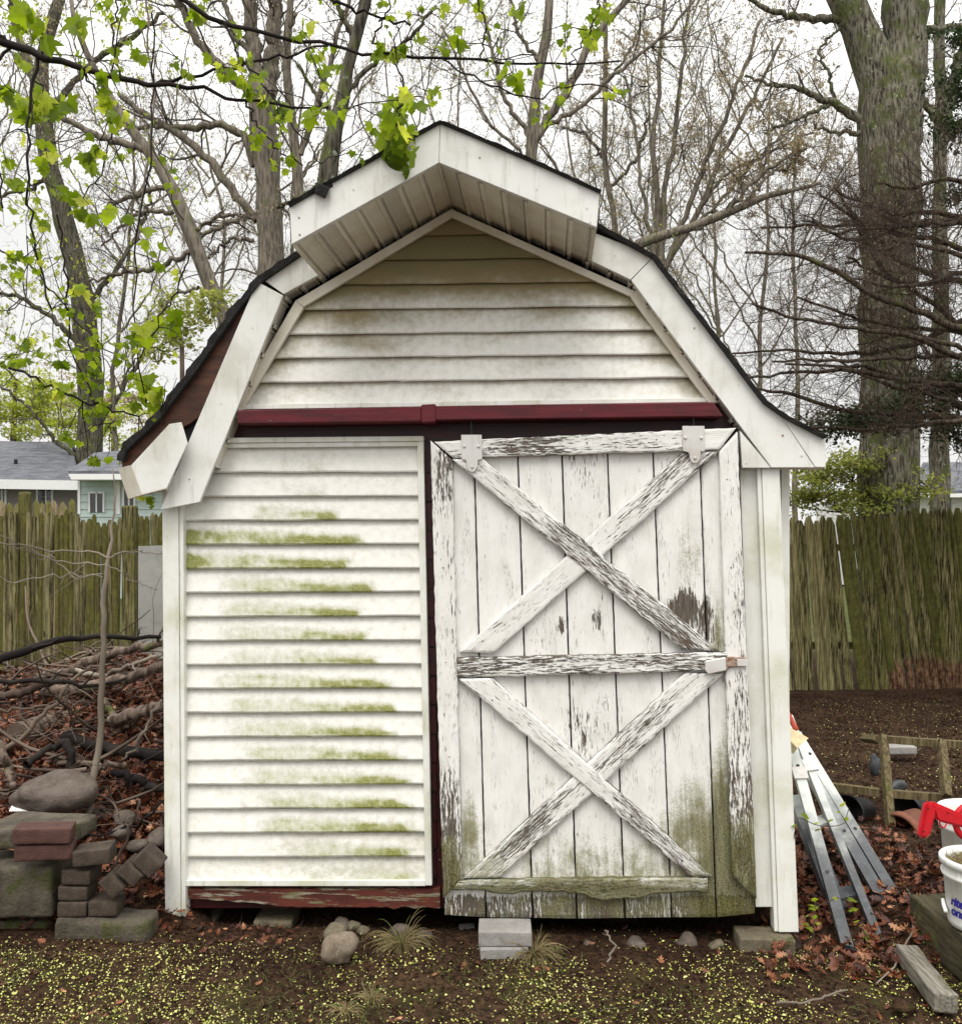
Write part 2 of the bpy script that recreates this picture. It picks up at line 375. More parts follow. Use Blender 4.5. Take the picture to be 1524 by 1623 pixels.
def m_timber(name, c1, c2, moss=.3, ax='y'):
    m = M(name); s = {'x': (.08, 1, 1), 'y': (1, .08, 1), 'z': (1, 1, .08)}[ax]
    n = m.noise(m.vec('Object', s), 70, 5, .7); b = m.noise(m.vec('Object'), 6, 5, .7); f = m.noise(m.vec('Object'), 60, 3, .7)
    c = m.mix(n.step(.35, .68), c1, c2); c = m.mix(b.step(.62 - moss * .35, .72 - moss * .2), c, m.mix(f.step(.4, .6), (.05, .05, .015), (.13, .125, .05)))
    c = m.mix(n.step(.28, .34, 1, 0) * .8, c, (.02, .015, .01))
    return m.out(c, .85, m.bump(n + f * .3, .7, .004), spec=.2)
def m_ladder():
    m = M('weathered aluminium'); v = m.vec('Object'); x, y, z = m.xyz(v); n = m.noise(v, 14, 5, .6); s = m.noise(m.vec('Object', (1, 1, .1)), 90, 3)
    c = m.mix(n.step(.3, .7), (.075, .08, .088), (.03, .033, .037)); c = m.mix(s.step(.55, .75) * .3, c, (.2, .21, .22))
    k = (z * 1.9 + n * .7 - .3); c = m.mix(k.step(.35, 1.0), c, (.62, .65, .62))
    c = m.mix((n * .8 + z * .5).step(.62, .8) * .35, c, (.24, .30, .12))
    return m.out(c, .5, m.bump(s, .2, .001), .15, .5)
MT = dict(
 peel=m_peel(), siding=m_siding(), alu=m_alu(), trim=m_alu('white vinyl trim', (.83, .83, .79), (.50, .51, .32)), soffit=m_soffit(),
 red=m_red('red painted metal'), redwood=m_red('red sheathing', (.045, .005, .006), (.018, .003, .004)), sill=m_red('weathered red sill', (.14, .032, .020), (.065, .016, .012), .10),
 rake=m_red('brown rake board', (.11, .036, .014), (.035, .012, .006)), shingle=m_shingle(),
 bark1=m_bark('mossy bark', (.028, .024, .018), (.13, .118, .09), .45, lich=.4), bark2=m_bark('grey bark', (.09, .077, .060), (.225, .195, .155), .25, (.12, .13, .06), 1.5),
 bark3=m_bark('brown furrowed bark', (.026, .022, .015), (.20, .185, .14), .52, (.085, .10, .03), 1.7, lich=.45),
 twig=m_twig('grey twigs', (.055, .048, .038), (.13, .112, .09)), twigr=m_twig('reddish twigs', (.04, .026, .019), (.10, .072, .055)), wet=m_twig('wet dark branch', (.010, .008, .008), (.03, .024, .02)),
 barkd=m_bark('dark larch bark', (.02, .014, .010), (.11, .085, .065), .2, sc=2.), twighaze=m_twig('hazed far twigs', (.12, .108, .09), (.22, .20, .17)),  # far twigs are paled in colour to imitate distance haze
 leaf=m_leaf('young maple leaf', (.11, .17, .010), (.33, .42, .035), (.48, .52, .07), .6), leafy=m_leaf('yellow green leaf', (.30, .34, .05), (.42, .46, .08), tr=.5),
 bud=m_leaf('brown bud', (.24, .17, .10), (.42, .36, .20), tr=.35), hem=m_leaf('evergreen needles', (.018, .035, .012), (.05, .085, .022), tr=.15), bush=m_leaf("shrub leaves", (.13, .16, .03), (.34, .35, .09), tr=.5),
 fence=m_fence('mossy stockade wood', ((.028, .024, .010), (.26, .23, .115), (.16, .125, .07)), (.072, .070, .015), amt=.12), fence2=m_fence('sun bleached picket wood', ((.2, .15, .09), (.42, .34, .22), (.3, .22, .14)), amt=.1),
 fencer=m_fence('dark mossy stockade wood', ((.022, .018, .008), (.34, .30, .14), (.12, .09, .045)), (.085, .088, .022), .15),
 dirt=m_dirt(), litter=m_litter(), bloss=m_leaf('maple blossom', (.40, .42, .05), (.85, .84, .36), tr=.2),
 rock=m_stone('boulder stone', (.075, .058, .046), (.17, .137, .113), .0, 1., (.13, .105, .095)), rocky=m_stone('mossy stone', (.10, .083, .055), (.21, .178, .12), .18, 2.), tan=m_stone('tan stone', (.16, .125, .09), (.30, .245, .185), .05, 2.),
 brick=m_stone('red clay brick', (.07, .034, .027), (.112, .058, .048), .0, 1.5), brick2=m_stone('brown clay brick', (.042, .031, .024), (.095, .072, .055), .0, 1.5), brickg=m_stone('grey paver', (.26, .245, .235), (.36, .34, .32), 0., 2.),
 conc=m_stone('mossy concrete', (.05, .042, .03), (.14, .12, .09), .22, 1.), alum=m_ladder(),
 pail=m_alu('white pail plastic', (.80, .81, .80), (.48, .44, .34)), redp=m_plain('red plastic', (.58, .012, .022), .35, var=.2), blue=m_plain('blue print', (.02, .015, .28), .5, var=.05),
 timber=m_timber('green treated timber', (.06, .045, .022), (.19, .15, .08), .3, 'z'), timber2=m_timber('old grey timber', (.10, .09, .07), (.28, .26, .22), .2), timber3=m_timber('mossy landscape timber', (.035, .03, .018), (.10, .085, .05), .4),
 black=m_plain('black plastic', (.012, .012, .013), .5), clay=m_plain('terracotta', (.22, .085, .05), .8, var=.4), tarp=m_plain('grey weathered panel', (.42, .42, .39), .7, var=.35, sc=5),
 roofg=m_roof(), wallb=m_plain('taupe house siding', (.26, .235, .22), .8, var=.15, sc=6), wallc=m_plain('pale blue house siding', (.50, .60, .58), .8, var=.12, sc=6),
 wtrim=m_plain('white house trim', (.8, .8, .8), .6, var=.08), glass=m_plain('dark window glass', (.03, .035, .04), .1, var=.1, spec=.8), straw=m_leaf('dry grass', (.20, .15, .07), (.36, .28, .14), (.12, .17, .04), tr=.2),
 rust=m_stone('rusty steel', (.16, .06, .03), (.5, .40, .32), 0., 6.), bag=m_plain('grey plastic bag', (.045, .048, .052), .45), orange=m_plain('orange tube', (.55, .09, .05), .5), cream=m_plain('yellowed board', (.70, .58, .34), .6, var=.3, sc=30),
 hinge=m_alu('painted strap hanger', (.66, .65, .63), (.42, .36, .3)), grass=m_leaf('grass blades', (.10, .14, .03), (.25, .27, .09), (.4, .33, .2), tr=.3),
 log=m_bark('log bark', (.05, .035, .026), (.20, .15, .12), .15, sc=1.6), cut=m_plain('sawn log end', (.12, .085, .06), .8, var=.4, sc=60), stick=m_twig('dead sticks', (.045, .03, .024), (.17, .13, .10)), pale=m_twig('pale sapling bark', (.14, .115, .09), (.27, .23, .185)))
#PART2
# ================================================================== THE SHED
DD = np.array((SA, CA, 0.0))          # direction straight back through the shed
shed = thing('garden_shed', 'small white barn-shaped garden shed with gambrel roof, algae-streaked siding and a peeling sliding door', 'shed', (0.0, 3.55, 0.0))
def plate(name, px, d1, d0, mat, parent=shed, bev=.0015, smooth=False):
    """flat board with the outline px (photo points on plane d1), thickness d1-d0"""
    b = bmesh.new(); off = np.array(wloc(parent))
    pts = [W(u, v, d1) - off for u, v in px]
    vs = [b.verts.new(p) for p in pts] + [b.verts.new(p + DD * (d1 - d0)) for p in pts]
    n = len(pts); b.faces.new(vs[:n]); b.faces.new(vs[n:][::-1])
    for i in range(n): b.faces.new((vs[i], vs[i + n], vs[(i + 1) % n + n], vs[(i + 1) % n]))
    bmesh.ops.recalc_face_normals(b, faces=b.faces)
    if bev: bmesh.ops.bevel(b, geom=b.edges[:], offset=bev, segments=1, affect='EDGES')
    me = bpy.data.meshes.new(name); b.to_mesh(me); b.free(); me.materials.append(mat)
    o = bpy.data.objects.new(name, me); C.objects.link(o); o.parent = parent; return o
def strip_plate(g, px, d1, d0, **at):
    pts = [W(u, v, d1) for u, v in px]; g.prism(pts, DD * (d1 - d0), **at)
def laps(name, bounds, L, Rr, d, algae, dirt, slope=0.0, uref=0, nc=110, proj=.021):
    g = Geo(); rows = [0, .12, .3, .5, .7, .85, .94, 1.0]
    for k in range(len(bounds) - 1):
        vt, vb = bounds[k], bounds[k + 1]; V = []; UV = []; A = []; Dt = []
        for ri, r in enumerate(rows + ['lip']):
            lip = r == 'lip'; rr = 1.0 if lip else r
            v0 = vt + (vb - vt) * rr + (0 if not lip else 0.2)
            for c in range(nc + 1):
                vv = v0
                for _ in range(2):
                    l, r_ = L(vv), Rr(vv); u = l + (r_ - l) * c / nc; vv = v0 + slope * (u - uref)
                wob = mn.noise(Vector((u * .012, k * 3.7, 1.3))) * 1.1 * (rr)
                bow = mn.noise(Vector((u * .008, k * 1.9, 7.3))) * .0018
                dd = d + (0 if lip else .001 + (proj * min(1, rr / .93) - (.003 if rr > .95 else 0))) + bow * math.sin(rr * 3.14)
                if lip: vv += 0
                V.append(W(u, vv + wob, dd)); UV.append((u / 380, k + rr + .37 * (k % 3))); A.append(algae(u, vv, rr)); Dt.append(dirt(u, vv, rr))
        nr = len(rows) + 1; i = np.arange(nr - 1)[:, None] * (nc + 1) + np.arange(nc)[None]
        Fc = np.stack([i, i + nc + 1, i + nc + 2, i + 1], -1).reshape(-1, 4)
        g.add(V, Fc, uv=np.array(UV), algae=np.array(A), dirt=np.array(Dt))
    return g.build(name, MT['siding'], shed)
ALG = {815: (395, 540, .8), 855: (286, 572, 1.), 893: (286, 560, .95), 932: (350, 592, .9), 970: (345, 575, .85), 1008: (335, 596, .8), 1046: (345, 605, .75), 1085: (340, 622, .85),
       1124: (345, 626, .8), 1160: (350, 632, .86), 1200: (370, 640, .84), 1240: (380, 646, .82), 1276: (390, 654, .88), 1318: (395, 660, .9), 1355: (450, 655, .8), 1395: (470, 668, .6), 782: (440, 520, .45)}
def algae_low(u, v, r):
    best = 0
    k = round((v - r * 38.1 - 749) / 38.1); vb = 749 + 38.1 * (k + 1)
    key = min(ALG, key=lambda q: abs(q - vb + 4)); a, b, s = ALG[key]
    x = (u - a) / (b - a)
    if x < -.25 or x > 1.2: return 0.0
    x += .10 * mn.noise(Vector((u * .03, v * .08, 2)))
    e = sstep(-.1, .15, x) * (1 - sstep(.9, 1.08, x)) * (.62 + .38 * sstep(.35, .95, x))
    if key in (855, 893): e = max(e, .85 * (1 - sstep(.0, .3, x)) * (.5 + sstep(0, .6, r))) * (1 if u > 296 else .8)
    s *= 1.0 + .30 * mn.noise(Vector((u * .03, v * .12, 5))) + .25 * mn.noise(Vector((u * .12, v * .3, 5)))
    # streak hugs the lap's lower half, and climbs towards the left
    top = .62 - .3 * (1 - sstep(.25, .9, x)); return s * e * sstep(top - .28, top + .25, r) * (1 - .15 * sstep(.93, 1, r)) * .93 + .08 * s * e
def dirt_low(u, v, r):
    return .32 + .14 * (1 - r) + .25 * sstep(1250, 1400, v) * (.3 + .7 * sstep(360, 520, u)) + .1 * mn.noise(Vector((u * .01, v * .02, 0)))
lin = lambda pts: (lambda v: pw(v, pts))
laps('lower_siding', [705] + [749 + 38.1 * i for i in range(18)], lin([(700, 268), (1400, 280)]), lin([(700, 666), (1397, 678)]), 0.0, algae_low, dirt_low, slope=-.003, uref=300)
gL = lin([(333, 716), (480, 470), (648, 374)]); gR = lin([(333, 716), (462, 1008), (636, 1134)])
def dirt_shade_gab(u, v, r):
    a = .38 + 1.1 * (1 - sstep(350, 540, v)) + .3 * (1 - r) ** 2  # grime plus painted shade, deepening towards the apex under the soffit
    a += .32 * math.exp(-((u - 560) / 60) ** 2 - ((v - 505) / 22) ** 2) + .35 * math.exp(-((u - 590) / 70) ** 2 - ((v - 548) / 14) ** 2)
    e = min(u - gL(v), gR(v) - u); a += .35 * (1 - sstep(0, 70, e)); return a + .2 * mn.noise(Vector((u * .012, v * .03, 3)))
laps('gable_siding', [336, 376, 414, 453, 492, 531, 569, 607, 649], gL, gR, 0.0, lambda u, v, r: .12 * (v < 470), dirt_shade_gab, slope=-.012, uref=390, nc=80, proj=.021)
plate('gable_base_trim', [(376, 641), (1126, 630), (1130, 637), (376, 649)], .03, .0, MT['trim'])
for q in ([(716, 330), (468, 476), (481, 486), (716, 344)], [(468, 476), (367, 650), (383, 650), (481, 487)], [(716, 331), (1006, 461), (1000, 470), (716, 344)], [(1008, 459), (1138, 638), (1122, 638), (999, 471)]):
    plate('gable_edge_trim', q, .036, .018, MT['soffit'])
# panel trim, sheathing, corner posts
plate('panel_trim', [(340, 694), (671, 691), (671, 699), (340, 702)], .034, 0, MT['trim']); plate('panel_trim', [(340, 702.5), (663, 699.5), (663, 707), (340, 710)], .026, 0, MT['trim'])
plate('panel_trim', [(661, 700), (671, 699), (684.5, 1404), (674, 1404)], .036, 0, MT['trim']); plate('panel_trim', [(286, 1396), (674, 1396), (674, 1405), (286, 1405)], .034, 0, MT['trim'])
plate('sheathing', [(380, 610), (1120, 610), (1215, 745), (1248, 1440), (276, 1440), (266, 745), (300, 690)], -.004, -.03, MT['redwood'])
g = Geo()                                                     # vertical red boards beside the door opening
for i in range(16): strip_plate(g, [(672 + i * .7, 705 + i * 46), (690, 705 + i * 46), (692, 748 + i * 46), (673 + i * .7, 748 + i * 46)], .006 + .002 * (i % 2), -.002)
g.build('opening_jamb', MT['redwood'], shed)
for nm, q, d in (('corner_post', [(256.5, 745), (282, 745), (286, 1462), (261.5, 1462)], .05), ('corner_post', [(283.5, 745), (290, 745), (294, 1462), (287.5, 1462)], .044),
                 ('corner_post', [(1207, 742), (1235, 742), (1265.5, 1478), (1234, 1478)], .06), ('corner_post', [(1199, 742), (1206, 742), (1233, 1477), (1227, 1477)], .052), ('edge_strip', [(1172, 742), (1199, 742), (1226, 1438), (1197, 1438)], .025)):
    plate(nm, q, d, -.01, MT['trim'])
o = plate('corner_post', [(256.5, 745), (260, 745), (265, 1462), (261.5, 1462)], .049, -.07, MT['trim']); plate('corner_post', [(1231, 742), (1234, 742), (1264, 1478), (1261, 1478)], .058, -.07, MT['trim'])
# sill beam with rotten lower edge
g = Geo(); n = 60; top = []; bot = []
for i in range(n + 1):
    u = 296 + i * (697 - 296) / n; top.append((u, 1409 + mn.noise(Vector((u * .03, 0, 0))) * 2)); e = pw(u, [(296, 1424), (400, 1431), (440, 1437), (697, 1439)]); bot.append((u, e + mn.noise(Vector((u * .06, 3, 0))) * 4))
for i in range(n): strip_plate(g, [top[i], top[i + 1], bot[i + 1], bot[i]], .02 + .003 * mn.noise(Vector((i * .4, 0, 0))), -.05)
g.build('sill_beam', MT['sill'], shed)
# door track cover
plate('door_track', [(376, 650), (668, 645), (668, 668), (376, 672)], .115, .0, MT['red'], bev=.004)
plate('door_track', [(688, 644), (1130, 637), (1146, 660), (688, 666)], .115, .0, MT['red'], bev=.004)
plate('track_joint', [(667, 641), (690, 640), (690, 669), (667, 670)], .121, .0, MT['red'], bev=.004)
# ---- fascia, soffit
plate('fascia_board', [(458.5, 322), (697, 193), (695, 257.5), (462, 387)], .45, .425, MT['alu'])
plate('fascia_board', [(697.6, 193), (950, 303), (945, 360), (695.6, 257.5)], .45, .425, MT['alu'])
plate('fascia_board', [(411, 439), (478, 402), (506, 435), (449.5, 466)], .085, .065, MT['alu'])
plate('fascia_board', [(407, 446), (448.5, 468), (336, 746), (316, 796), (254, 808), (296, 706)], .10, .084, MT['alu'])
plate('fascia_board', [(935, 366), (1036, 405), (999, 443), (934, 412)], .085, .065, MT['alu'])
plate('fascia_board', [(1036.6, 405.6), (1128, 529), (1213, 640), (1232, 652), (1291, 741), (1222, 741), (999.8, 444)], .085, .065, MT['alu'])
plate('fascia_board', [(1233, 653), (1265, 670), (1308, 692), (1308, 740.5), (1292, 740.5)], .0865, .065, MT['alu'])
plate('eave_return', [(1172, 682), (1222, 741.5), (1176, 741.5)], .081, .0, MT['alu'])
plate('eave_return', [(1230, 700), (1304, 700), (1304, 742), (1224, 742)], .063, -.02, MT['soffit'])
def soffit(a, b, d1, d0, npan, off=0.0, perf=(1, 4, 7)):
    """ribbed soffit from photo edge a-b at plane d1 back to d0"""
    A, B = W(*a, d1), W(*b, d1); L = np.linalg.norm(B - A); T = (B - A) / L; N = np.cross(T, DD); N = N * (-1 if N[2] > 0 else 1)
    xs = []; 
    for p in range(npan):
        s0, s1 = p / npan * L, (p + 1) / npan * L
        xs += [(s0, .009, p), (s0 + .012, .009, p), (s0 + .015, -.004, p), (s0 + .020, -.004, p), (s0 + .023, .004, p), (s0 + .030, .004, p), (s0 + .033, 0.0, p), (s1 - .004, 0.0, p)]
    xs.append((L, .009, npan))
    g = Geo(); V = []; pf = []; uv = []; dt = []; nr = 10
    for j in range(nr + 1):
        y = (d1 - d0) * j / nr
        for s, h, p in xs:
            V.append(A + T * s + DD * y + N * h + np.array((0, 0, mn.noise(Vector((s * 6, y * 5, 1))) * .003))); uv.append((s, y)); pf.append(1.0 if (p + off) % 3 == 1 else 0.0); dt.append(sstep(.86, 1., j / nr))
    nx = len(xs); i = np.arange(nr)[:, None] * nx + np.arange(nx - 1)[None]
    g.add(V, np.stack([i, i + nx, i + nx + 1, i + 1], -1).reshape(-1, 4), uv=np.array(uv), perf=np.array(pf), dirt=np.array(dt))
    return g.build('soffit', MT['soffit'], shed)
soffit((462, 387), (695, 257.7), .428, -.02, 7); soffit((945, 360), (695, 257.7), .428, -.02, 7, 1)
soffit((506, 434), (449.5, 466.5), .068, -.02, 2); soffit((449.5, 466.5), (340, 740), .068, -.02, 6)
soffit((930, 410), (999, 443), .068, -.02, 2); soffit((999, 443), (1190, 698), .068, -.02, 7)
for a, b in (((459, 323), (462, 387)), ((950, 304), (945.5, 360))):        # closed ends of the projecting peak
    g = Geo(); p = [W(*a, .447), W(*b, .447)]; s = np.array((.004 if a[0] < 700 else -.004, 0, 0))
    g.prism([p[0], p[1], p[1] + DD * .42, p[0] + DD * .42], s); g.build('end_cap', MT['soffit'], shed, recalc=True)
# loose eave return hanging at the left
lb = plate('hanging_eave_box', [(268, 672), (287, 669), (297, 703), (264, 774), (225, 784), (208, 737)], .15, .143, MT['alu'])
g = Geo(); g.prism([W(187, 742, .03), W(208, 737, .15), W(225, 784, .15), W(203, 791, .03)], (.003, .004, 0)); g.prism([W(225, 784, .15), W(264, 774, .15), W(262, 778, .02), W(203, 791, .03)], (0, 0, .003))
g.build('box_side', MT['soffit'], shed, recalc=True)
plate('rake_or_dark_void', [(406, 448), (370, 492), (300, 592), (243, 668), (190, 724), (194, 741), (214, 741), (262, 690), (300, 672), (330, 650), (440, 480)], .078, .055, MT['rake'])
plate('rake_or_dark_void', [(300, 672), (262, 690), (214, 741), (250, 760), (330, 740), (380, 640)], .05, .03, MT['black'])  # black sheet painting the dark void between brown board and fascia
for k, (u, v, d) in enumerate([(474, 345, .45), (560, 300, .45), (640, 255, .45), (760, 250, .45), (850, 300, .45), (930, 330, .45), (475, 372, .45), (935, 352, .45), (430, 445, .085), (490, 415, .085), (975, 405, .085), (1050, 440, .085), (1100, 520, .085), (1170, 610, .085), (1270, 722, .0865), (1240, 690, .0865), (400, 520, .10), (350, 640, .10), (300, 760, .10)]):
    g = Geo(); c = W(u, v, d) - DD * .0015; ax = np.array((CA, -SA, 0)); up_ = np.array((0, 0, 1.))
    g.prism([c + (ax * math.cos(t) + up_ * math.sin(t)) * .0035 for t in np.arange(8) * math.pi / 4], DD * .002); g.build('nail_head', MT['rust'] if k % 3 == 0 else MT['hinge'], shed, recalc=True)
# ---- roof shell
def roof(name, prof, d1, depth, th=.010, seed=0, course=.13):
    pts = [W(u, v, d1) for u, v in prof]; top = []
    for a, b in zip(pts[:-1], pts[1:]):
        n = max(1, int(np.linalg.norm(b - a) / .02))
        for i in range(n): top.append(a + (b - a) * i / n)
    top.append(pts[-1]); top = np.array(top); T = np.gradient(top, axis=0); T /= np.linalg.norm(T, axis=1, keepdims=True); N = np.cross(T, DD); N *= np.sign(N[:, 2:3] + 1e-6)
    s = np.r_[0, np.cumsum(np.linalg.norm(np.diff(top, axis=0), axis=1))]; mid = s[np.argmax(top[:, 2])]
    dd = np.abs(s - mid); saw = (dd % course) / course * .009
    jit = np.array([mn.noise(Vector((x * 30, seed, 0))) for x in s]) * .004
    yj = np.array([mn.noise(Vector((x * 22, seed, 5))) for x in s]) * .012
    lf = np.clip((-.55 - top[:, 0]) / .3, 0, 1); up = top + N * ((saw * (.35 + lf) + jit * (.5 + lf)))[:, None]; lo = top - N * (th + lf * .007)[:, None]; g = Geo(); k = len(top); nb = 12
    rows = []
    rows.append(lo - DD * (yj[:, None] * .3)); rows.append(up - DD * (yj[:, None] + .008))
    for j in range(1, nb + 1): rows.append(up + DD * depth * j / nb)
    rows.append(lo + DD * depth); rows.append(lo - DD * (yj[:, None] * .3))
    V = np.vstack(rows); i = np.arange(len(rows) - 1)[:, None] * k + np.arange(k - 1)[None]
    g.add(V, np.stack([i, i + 1, i + k + 1, i + k], -1).reshape(-1, 4))
    nr = len(rows)
    g.add([lo[0], up[0], up[0] + DD * depth, lo[0] + DD * depth], [[0, 1, 2, 3]]); g.add([lo[-1], up[-1], up[-1] + DD * depth, lo[-1] + DD * depth], [[0, 1, 2, 3]])
    return g.build(name, MT['shingle'], shed, recalc=True)
roof('roof', [(188, 730), (192, 712), (210, 694), (243, 664), (300, 590), (372, 486), (410, 440), (560, 340), (711, 243), (870, 312), (1037, 404.5), (1130, 526), (1214, 636), (1250, 661), (1309, 691)], .108, 2.65)
roof('roof', [(456, 323.5), (500, 299), (697, 191), (760, 217), (870, 265), (952, 302.5)], .462, .6, th=.006, seed=4)
g = Geo(); box(g, W(510, 302, .46), (.04, .05, .035), (.3, .4, .3), .004); box(g, W(514, 297, .44), (.05, .05, .02), (.1, -.4, .3), .004); g.build('torn_shingle', MT['shingle'], shed)
# back and side walls, floor (seen only from the side)
def wallbox(name, a, b, z0, z1, mat):
    g = Geo(); a = np.array(a); b = np.array(b); n = np.array((b[1] - a[1], a[0] - b[0], 0)); n = n / np.linalg.norm(n) * .03
    nl = max(1, int((z1 - z0) / .095)) 
    for i in range(nl):
        zz = z0 + (z1 - z0) * i / nl; ze = z0 + (z1 - z0) * (i + 1) / nl
        p = [(*a[:2], zz), (*b[:2], zz), (*b[:2], ze), (*a[:2], ze)]; p = [np.array(q) for q in p]
        g.prism(p, n)
    return g.build(name, mat, shed, recalc=True)
LB, RB = W(275, 1440, -.07), W(1238, 1440, -.07); ztop_l, ztop_r = 1.82, 1.80
wallbox('side_wall', LB + DD * 2.4, LB, .1, ztop_l, MT['trim']); wallbox('side_wall', RB, RB + DD * 2.4, .1, ztop_r, MT['trim']); wallbox('back_wall', RB + DD * 2.4, LB + DD * 2.4, .1, 2.0, MT['trim'])
g = Geo(); q = [W(716, 335, 0), W(474, 480, 0), W(374, 650, 0), W(1134, 638, 0), W(1006, 462, 0)]; g.prism([p + DD * 2.42 for p in q], DD * .03); g.build('back_gable', MT['trim'], shed, recalc=True)
g = Geo(); q = [W(285, 1432, -.06), W(1245, 1432, -.06)]; zb = .10
for y0, y1, z0, z1 in ((0, 2.35, .11, .14), (.35, .5, .0, .11), (1.5, 1.65, 0, .11), (2.2, 2.3, -.02, .11)):  # floor slab and skids; the rear skid is added to block light
    a, b = q[0] + DD * y0, q[1] + DD * y0; c_, d_ = q[1] + DD * y1, q[0] + DD * y1
    g.prism([(*a[:2], z0), (*b[:2], z0), (*c_[:2], z0), (*d_[:2], z0)], (0, 0, z1 - z0))
g.build('floor_and_light_block', MT['redwood'], shed, recalc=True)
# ---- sliding door
def board(name, q, d0, d1, parent, wear=.3, moss=0.0, jag=1.0, seed=0, g=None, rag=None, warp=.0012, wcap=.60):
    (a, b, c, d) = [np.array(x, float) for x in q]
    pxm = 1 / 413.; Lm = np.linalg.norm((b + c) / 2 - (a + d) / 2) * pxm; Wm = np.linalg.norm((a + b) / 2 - (d + c) / 2) * pxm
    nL = max(8, int(Lm / .011)); ts = [0, .05, .12, .25, .4, .55, .7, .8, .88, .95, 1]; nW = len(ts)
    V = []; UV = []; We = []; Mo = []; ax = (b - a) / np.linalg.norm(b - a); pr = np.array((-ax[1], ax[0])); 
    if np.dot(pr, d - a) < 0: pr = -pr
    gg = Geo() if g is None else g
    def add(u, v, dd, s, t, lo=0):
        V.append(W(u, v, dd)); UV.append((s * Lm + seed * 3.17, t * Wm + seed * .71))
        We.append(min(wear(u, v) if callable(wear) else wear, wcap)); Mo.append(moss(u, v) if callable(moss) else moss)
    for i in range(nL + 1):
        s = i / nL; l = a + (b - a) * s; r = d + (c - d) * s
        jl = mn.noise(Vector((s * Lm * 28, seed, 0))) * jag + mn.noise(Vector((s * Lm * 7, seed, 2))) * jag * .8; jr = mn.noise(Vector((s * Lm * 28, seed, 9))) * jag + mn.noise(Vector((s * Lm * 7, seed, 12))) * jag * .8
        if rag: jr += rag((l + r) / 2)
        l = l + pr * jl; r = r + pr * jr
        wp = mn.noise(Vector((s * Lm * 3, seed, 4))) * warp
        for k, t in enumerate(ts):
            p = l + (r - l) * t; dd = d1 + wp - (.004 if t in (0, 1) else .001 if t in (.05, .95) else 0) - (.003 if i in (0, nL) else 0) + mn.noise(Vector((s * Lm * 9, t * Wm * 60, seed))) * .0006
            add(p[0], p[1], dd, s, t)
    n0 = len(V); i = np.arange(nL)[:, None] * nW + np.arange(nW - 1)[None]
    Fc = np.stack([i, i + nW, i + nW + 1, i + 1], -1).reshape(-1, 4).tolist()
    loop = [i * nW for i in range(nL + 1)] + [nL * nW + k for k in range(1, nW)] + [i * nW + nW - 1 for i in range(nL - 1, -1, -1)] + [k for k in range(nW - 2, 0, -1)]
    th = d1 - d0; m = len(loop)
    for q_ in loop: V.append(V[q_] + DD * th); UV.append((UV[q_][0], UV[q_][1] + .03)); We.append(We[q_] + .25); Mo.append(Mo[q_])
    for k in range(m): Fc.append([loop[k], n0 + k, n0 + (k + 1) % m, loop[(k + 1) % m]])
    gg.add(V, Fc, uv=np.array(UV), wear=np.array(We), moss=np.array(Mo))
    if g is None: return gg.build(name, MT['peel'], parent, recalc=True)
gs = lambda u, v, a, b, ra, rb: math.exp(-((u - a) / ra) ** 2 - ((v - b) / rb) ** 2)
def moss_p(u, v):
    m = .75 * sstep(1200, 1400, v) * (.75 + .25 * sstep(780, 880, u)) + .62 * gs(u, v, 1098, 1270, 48, 90) + .62 * gs(u, v, 1090, 880, 34, 95) + .42 * sstep(1120, 1145, u) * sstep(820, 900, v)
    m += 1.0 * sstep(1085, 1150, u) * sstep(1330, 1400, v) + .5 * gs(u, v, 868, 1240, 16, 22) + .4 * gs(u, v, 745, 1320, 22, 60) + .35 * gs(u, v, 740, 1230, 12, 60)
    m += .55 * gs(u, v, 1135, 1010, 14, 45) + .35 * sstep(1110, 1150, u) * sstep(1100, 1250, v)
    return m * (.85 if v < 1430 else .8)
def wear_p(u, v):
    w = .30 + .16 * gs(u, v, 925, 720, 40, 60) + .62 * gs(u, v, 1082, 965, 26, 38) + .4 * gs(u, v, 1120, 985, 12, 45) + .10 * gs(u, v, 740, 900, 18, 70)
    w += .2 * gs(u, v, 920, 1150, 38, 60) + .12 * gs(u, v, 850, 1010, 60, 30) + .55 * gs(u, v, 947, 985, 5, 22) + .5 * gs(u, v, 890, 990, 5, 16) + .13 * gs(u, v, 1060, 735, 20, 30)
    return w + .28 * sstep(1415, 1425, v) + .1 * sstep(1330, 1400, v)
tp = [(716, 716), (751, 714), (820, 712), (890, 710), (962, 708), (1034, 706), (1108, 704), (1150, 703)]
bt = [(703, 1450), (770, 1454), (844, 1455), (914, 1456), (990, 1455), (1064, 1454), (1135, 1454), (1197, 1448)]
g = Geo()
for i in range(7):
    e = 1.3
    board('', [(tp[i][0] + e, tp[i][1]), (bt[i][0] + e, bt[i][1]), (bt[i + 1][0] - e, bt[i + 1][1]), (tp[i + 1][0] - e, tp[i + 1][1])], .045, .064 + .0015 * (i % 3), shed, wcap=.85, wear=lambda u, v, i=i: wear_p(u, v) + (.03, .02, .05, .08, .0, .04, .06)[i] - .03, moss=moss_p, jag=.5, seed=i + 1, g=g)
g.n and None
door = g.build('sliding_door', MT['peel'], shed, recalc=True)
def sub(o_off): return o_off
def dboard(nm, q, d0, d1, **k): return board(nm, q, d0, d1, door, **k)
mo_l = lambda u, v: .95 * sstep(1260, 1390, v) * (1 - .5 * sstep(718, 735, u)) + .1
mo_r = lambda u, v: .12 + .85 * sstep(1240, 1360, v) + .2 * sstep(1000, 1100, v) * sstep(1170, 1150, u)
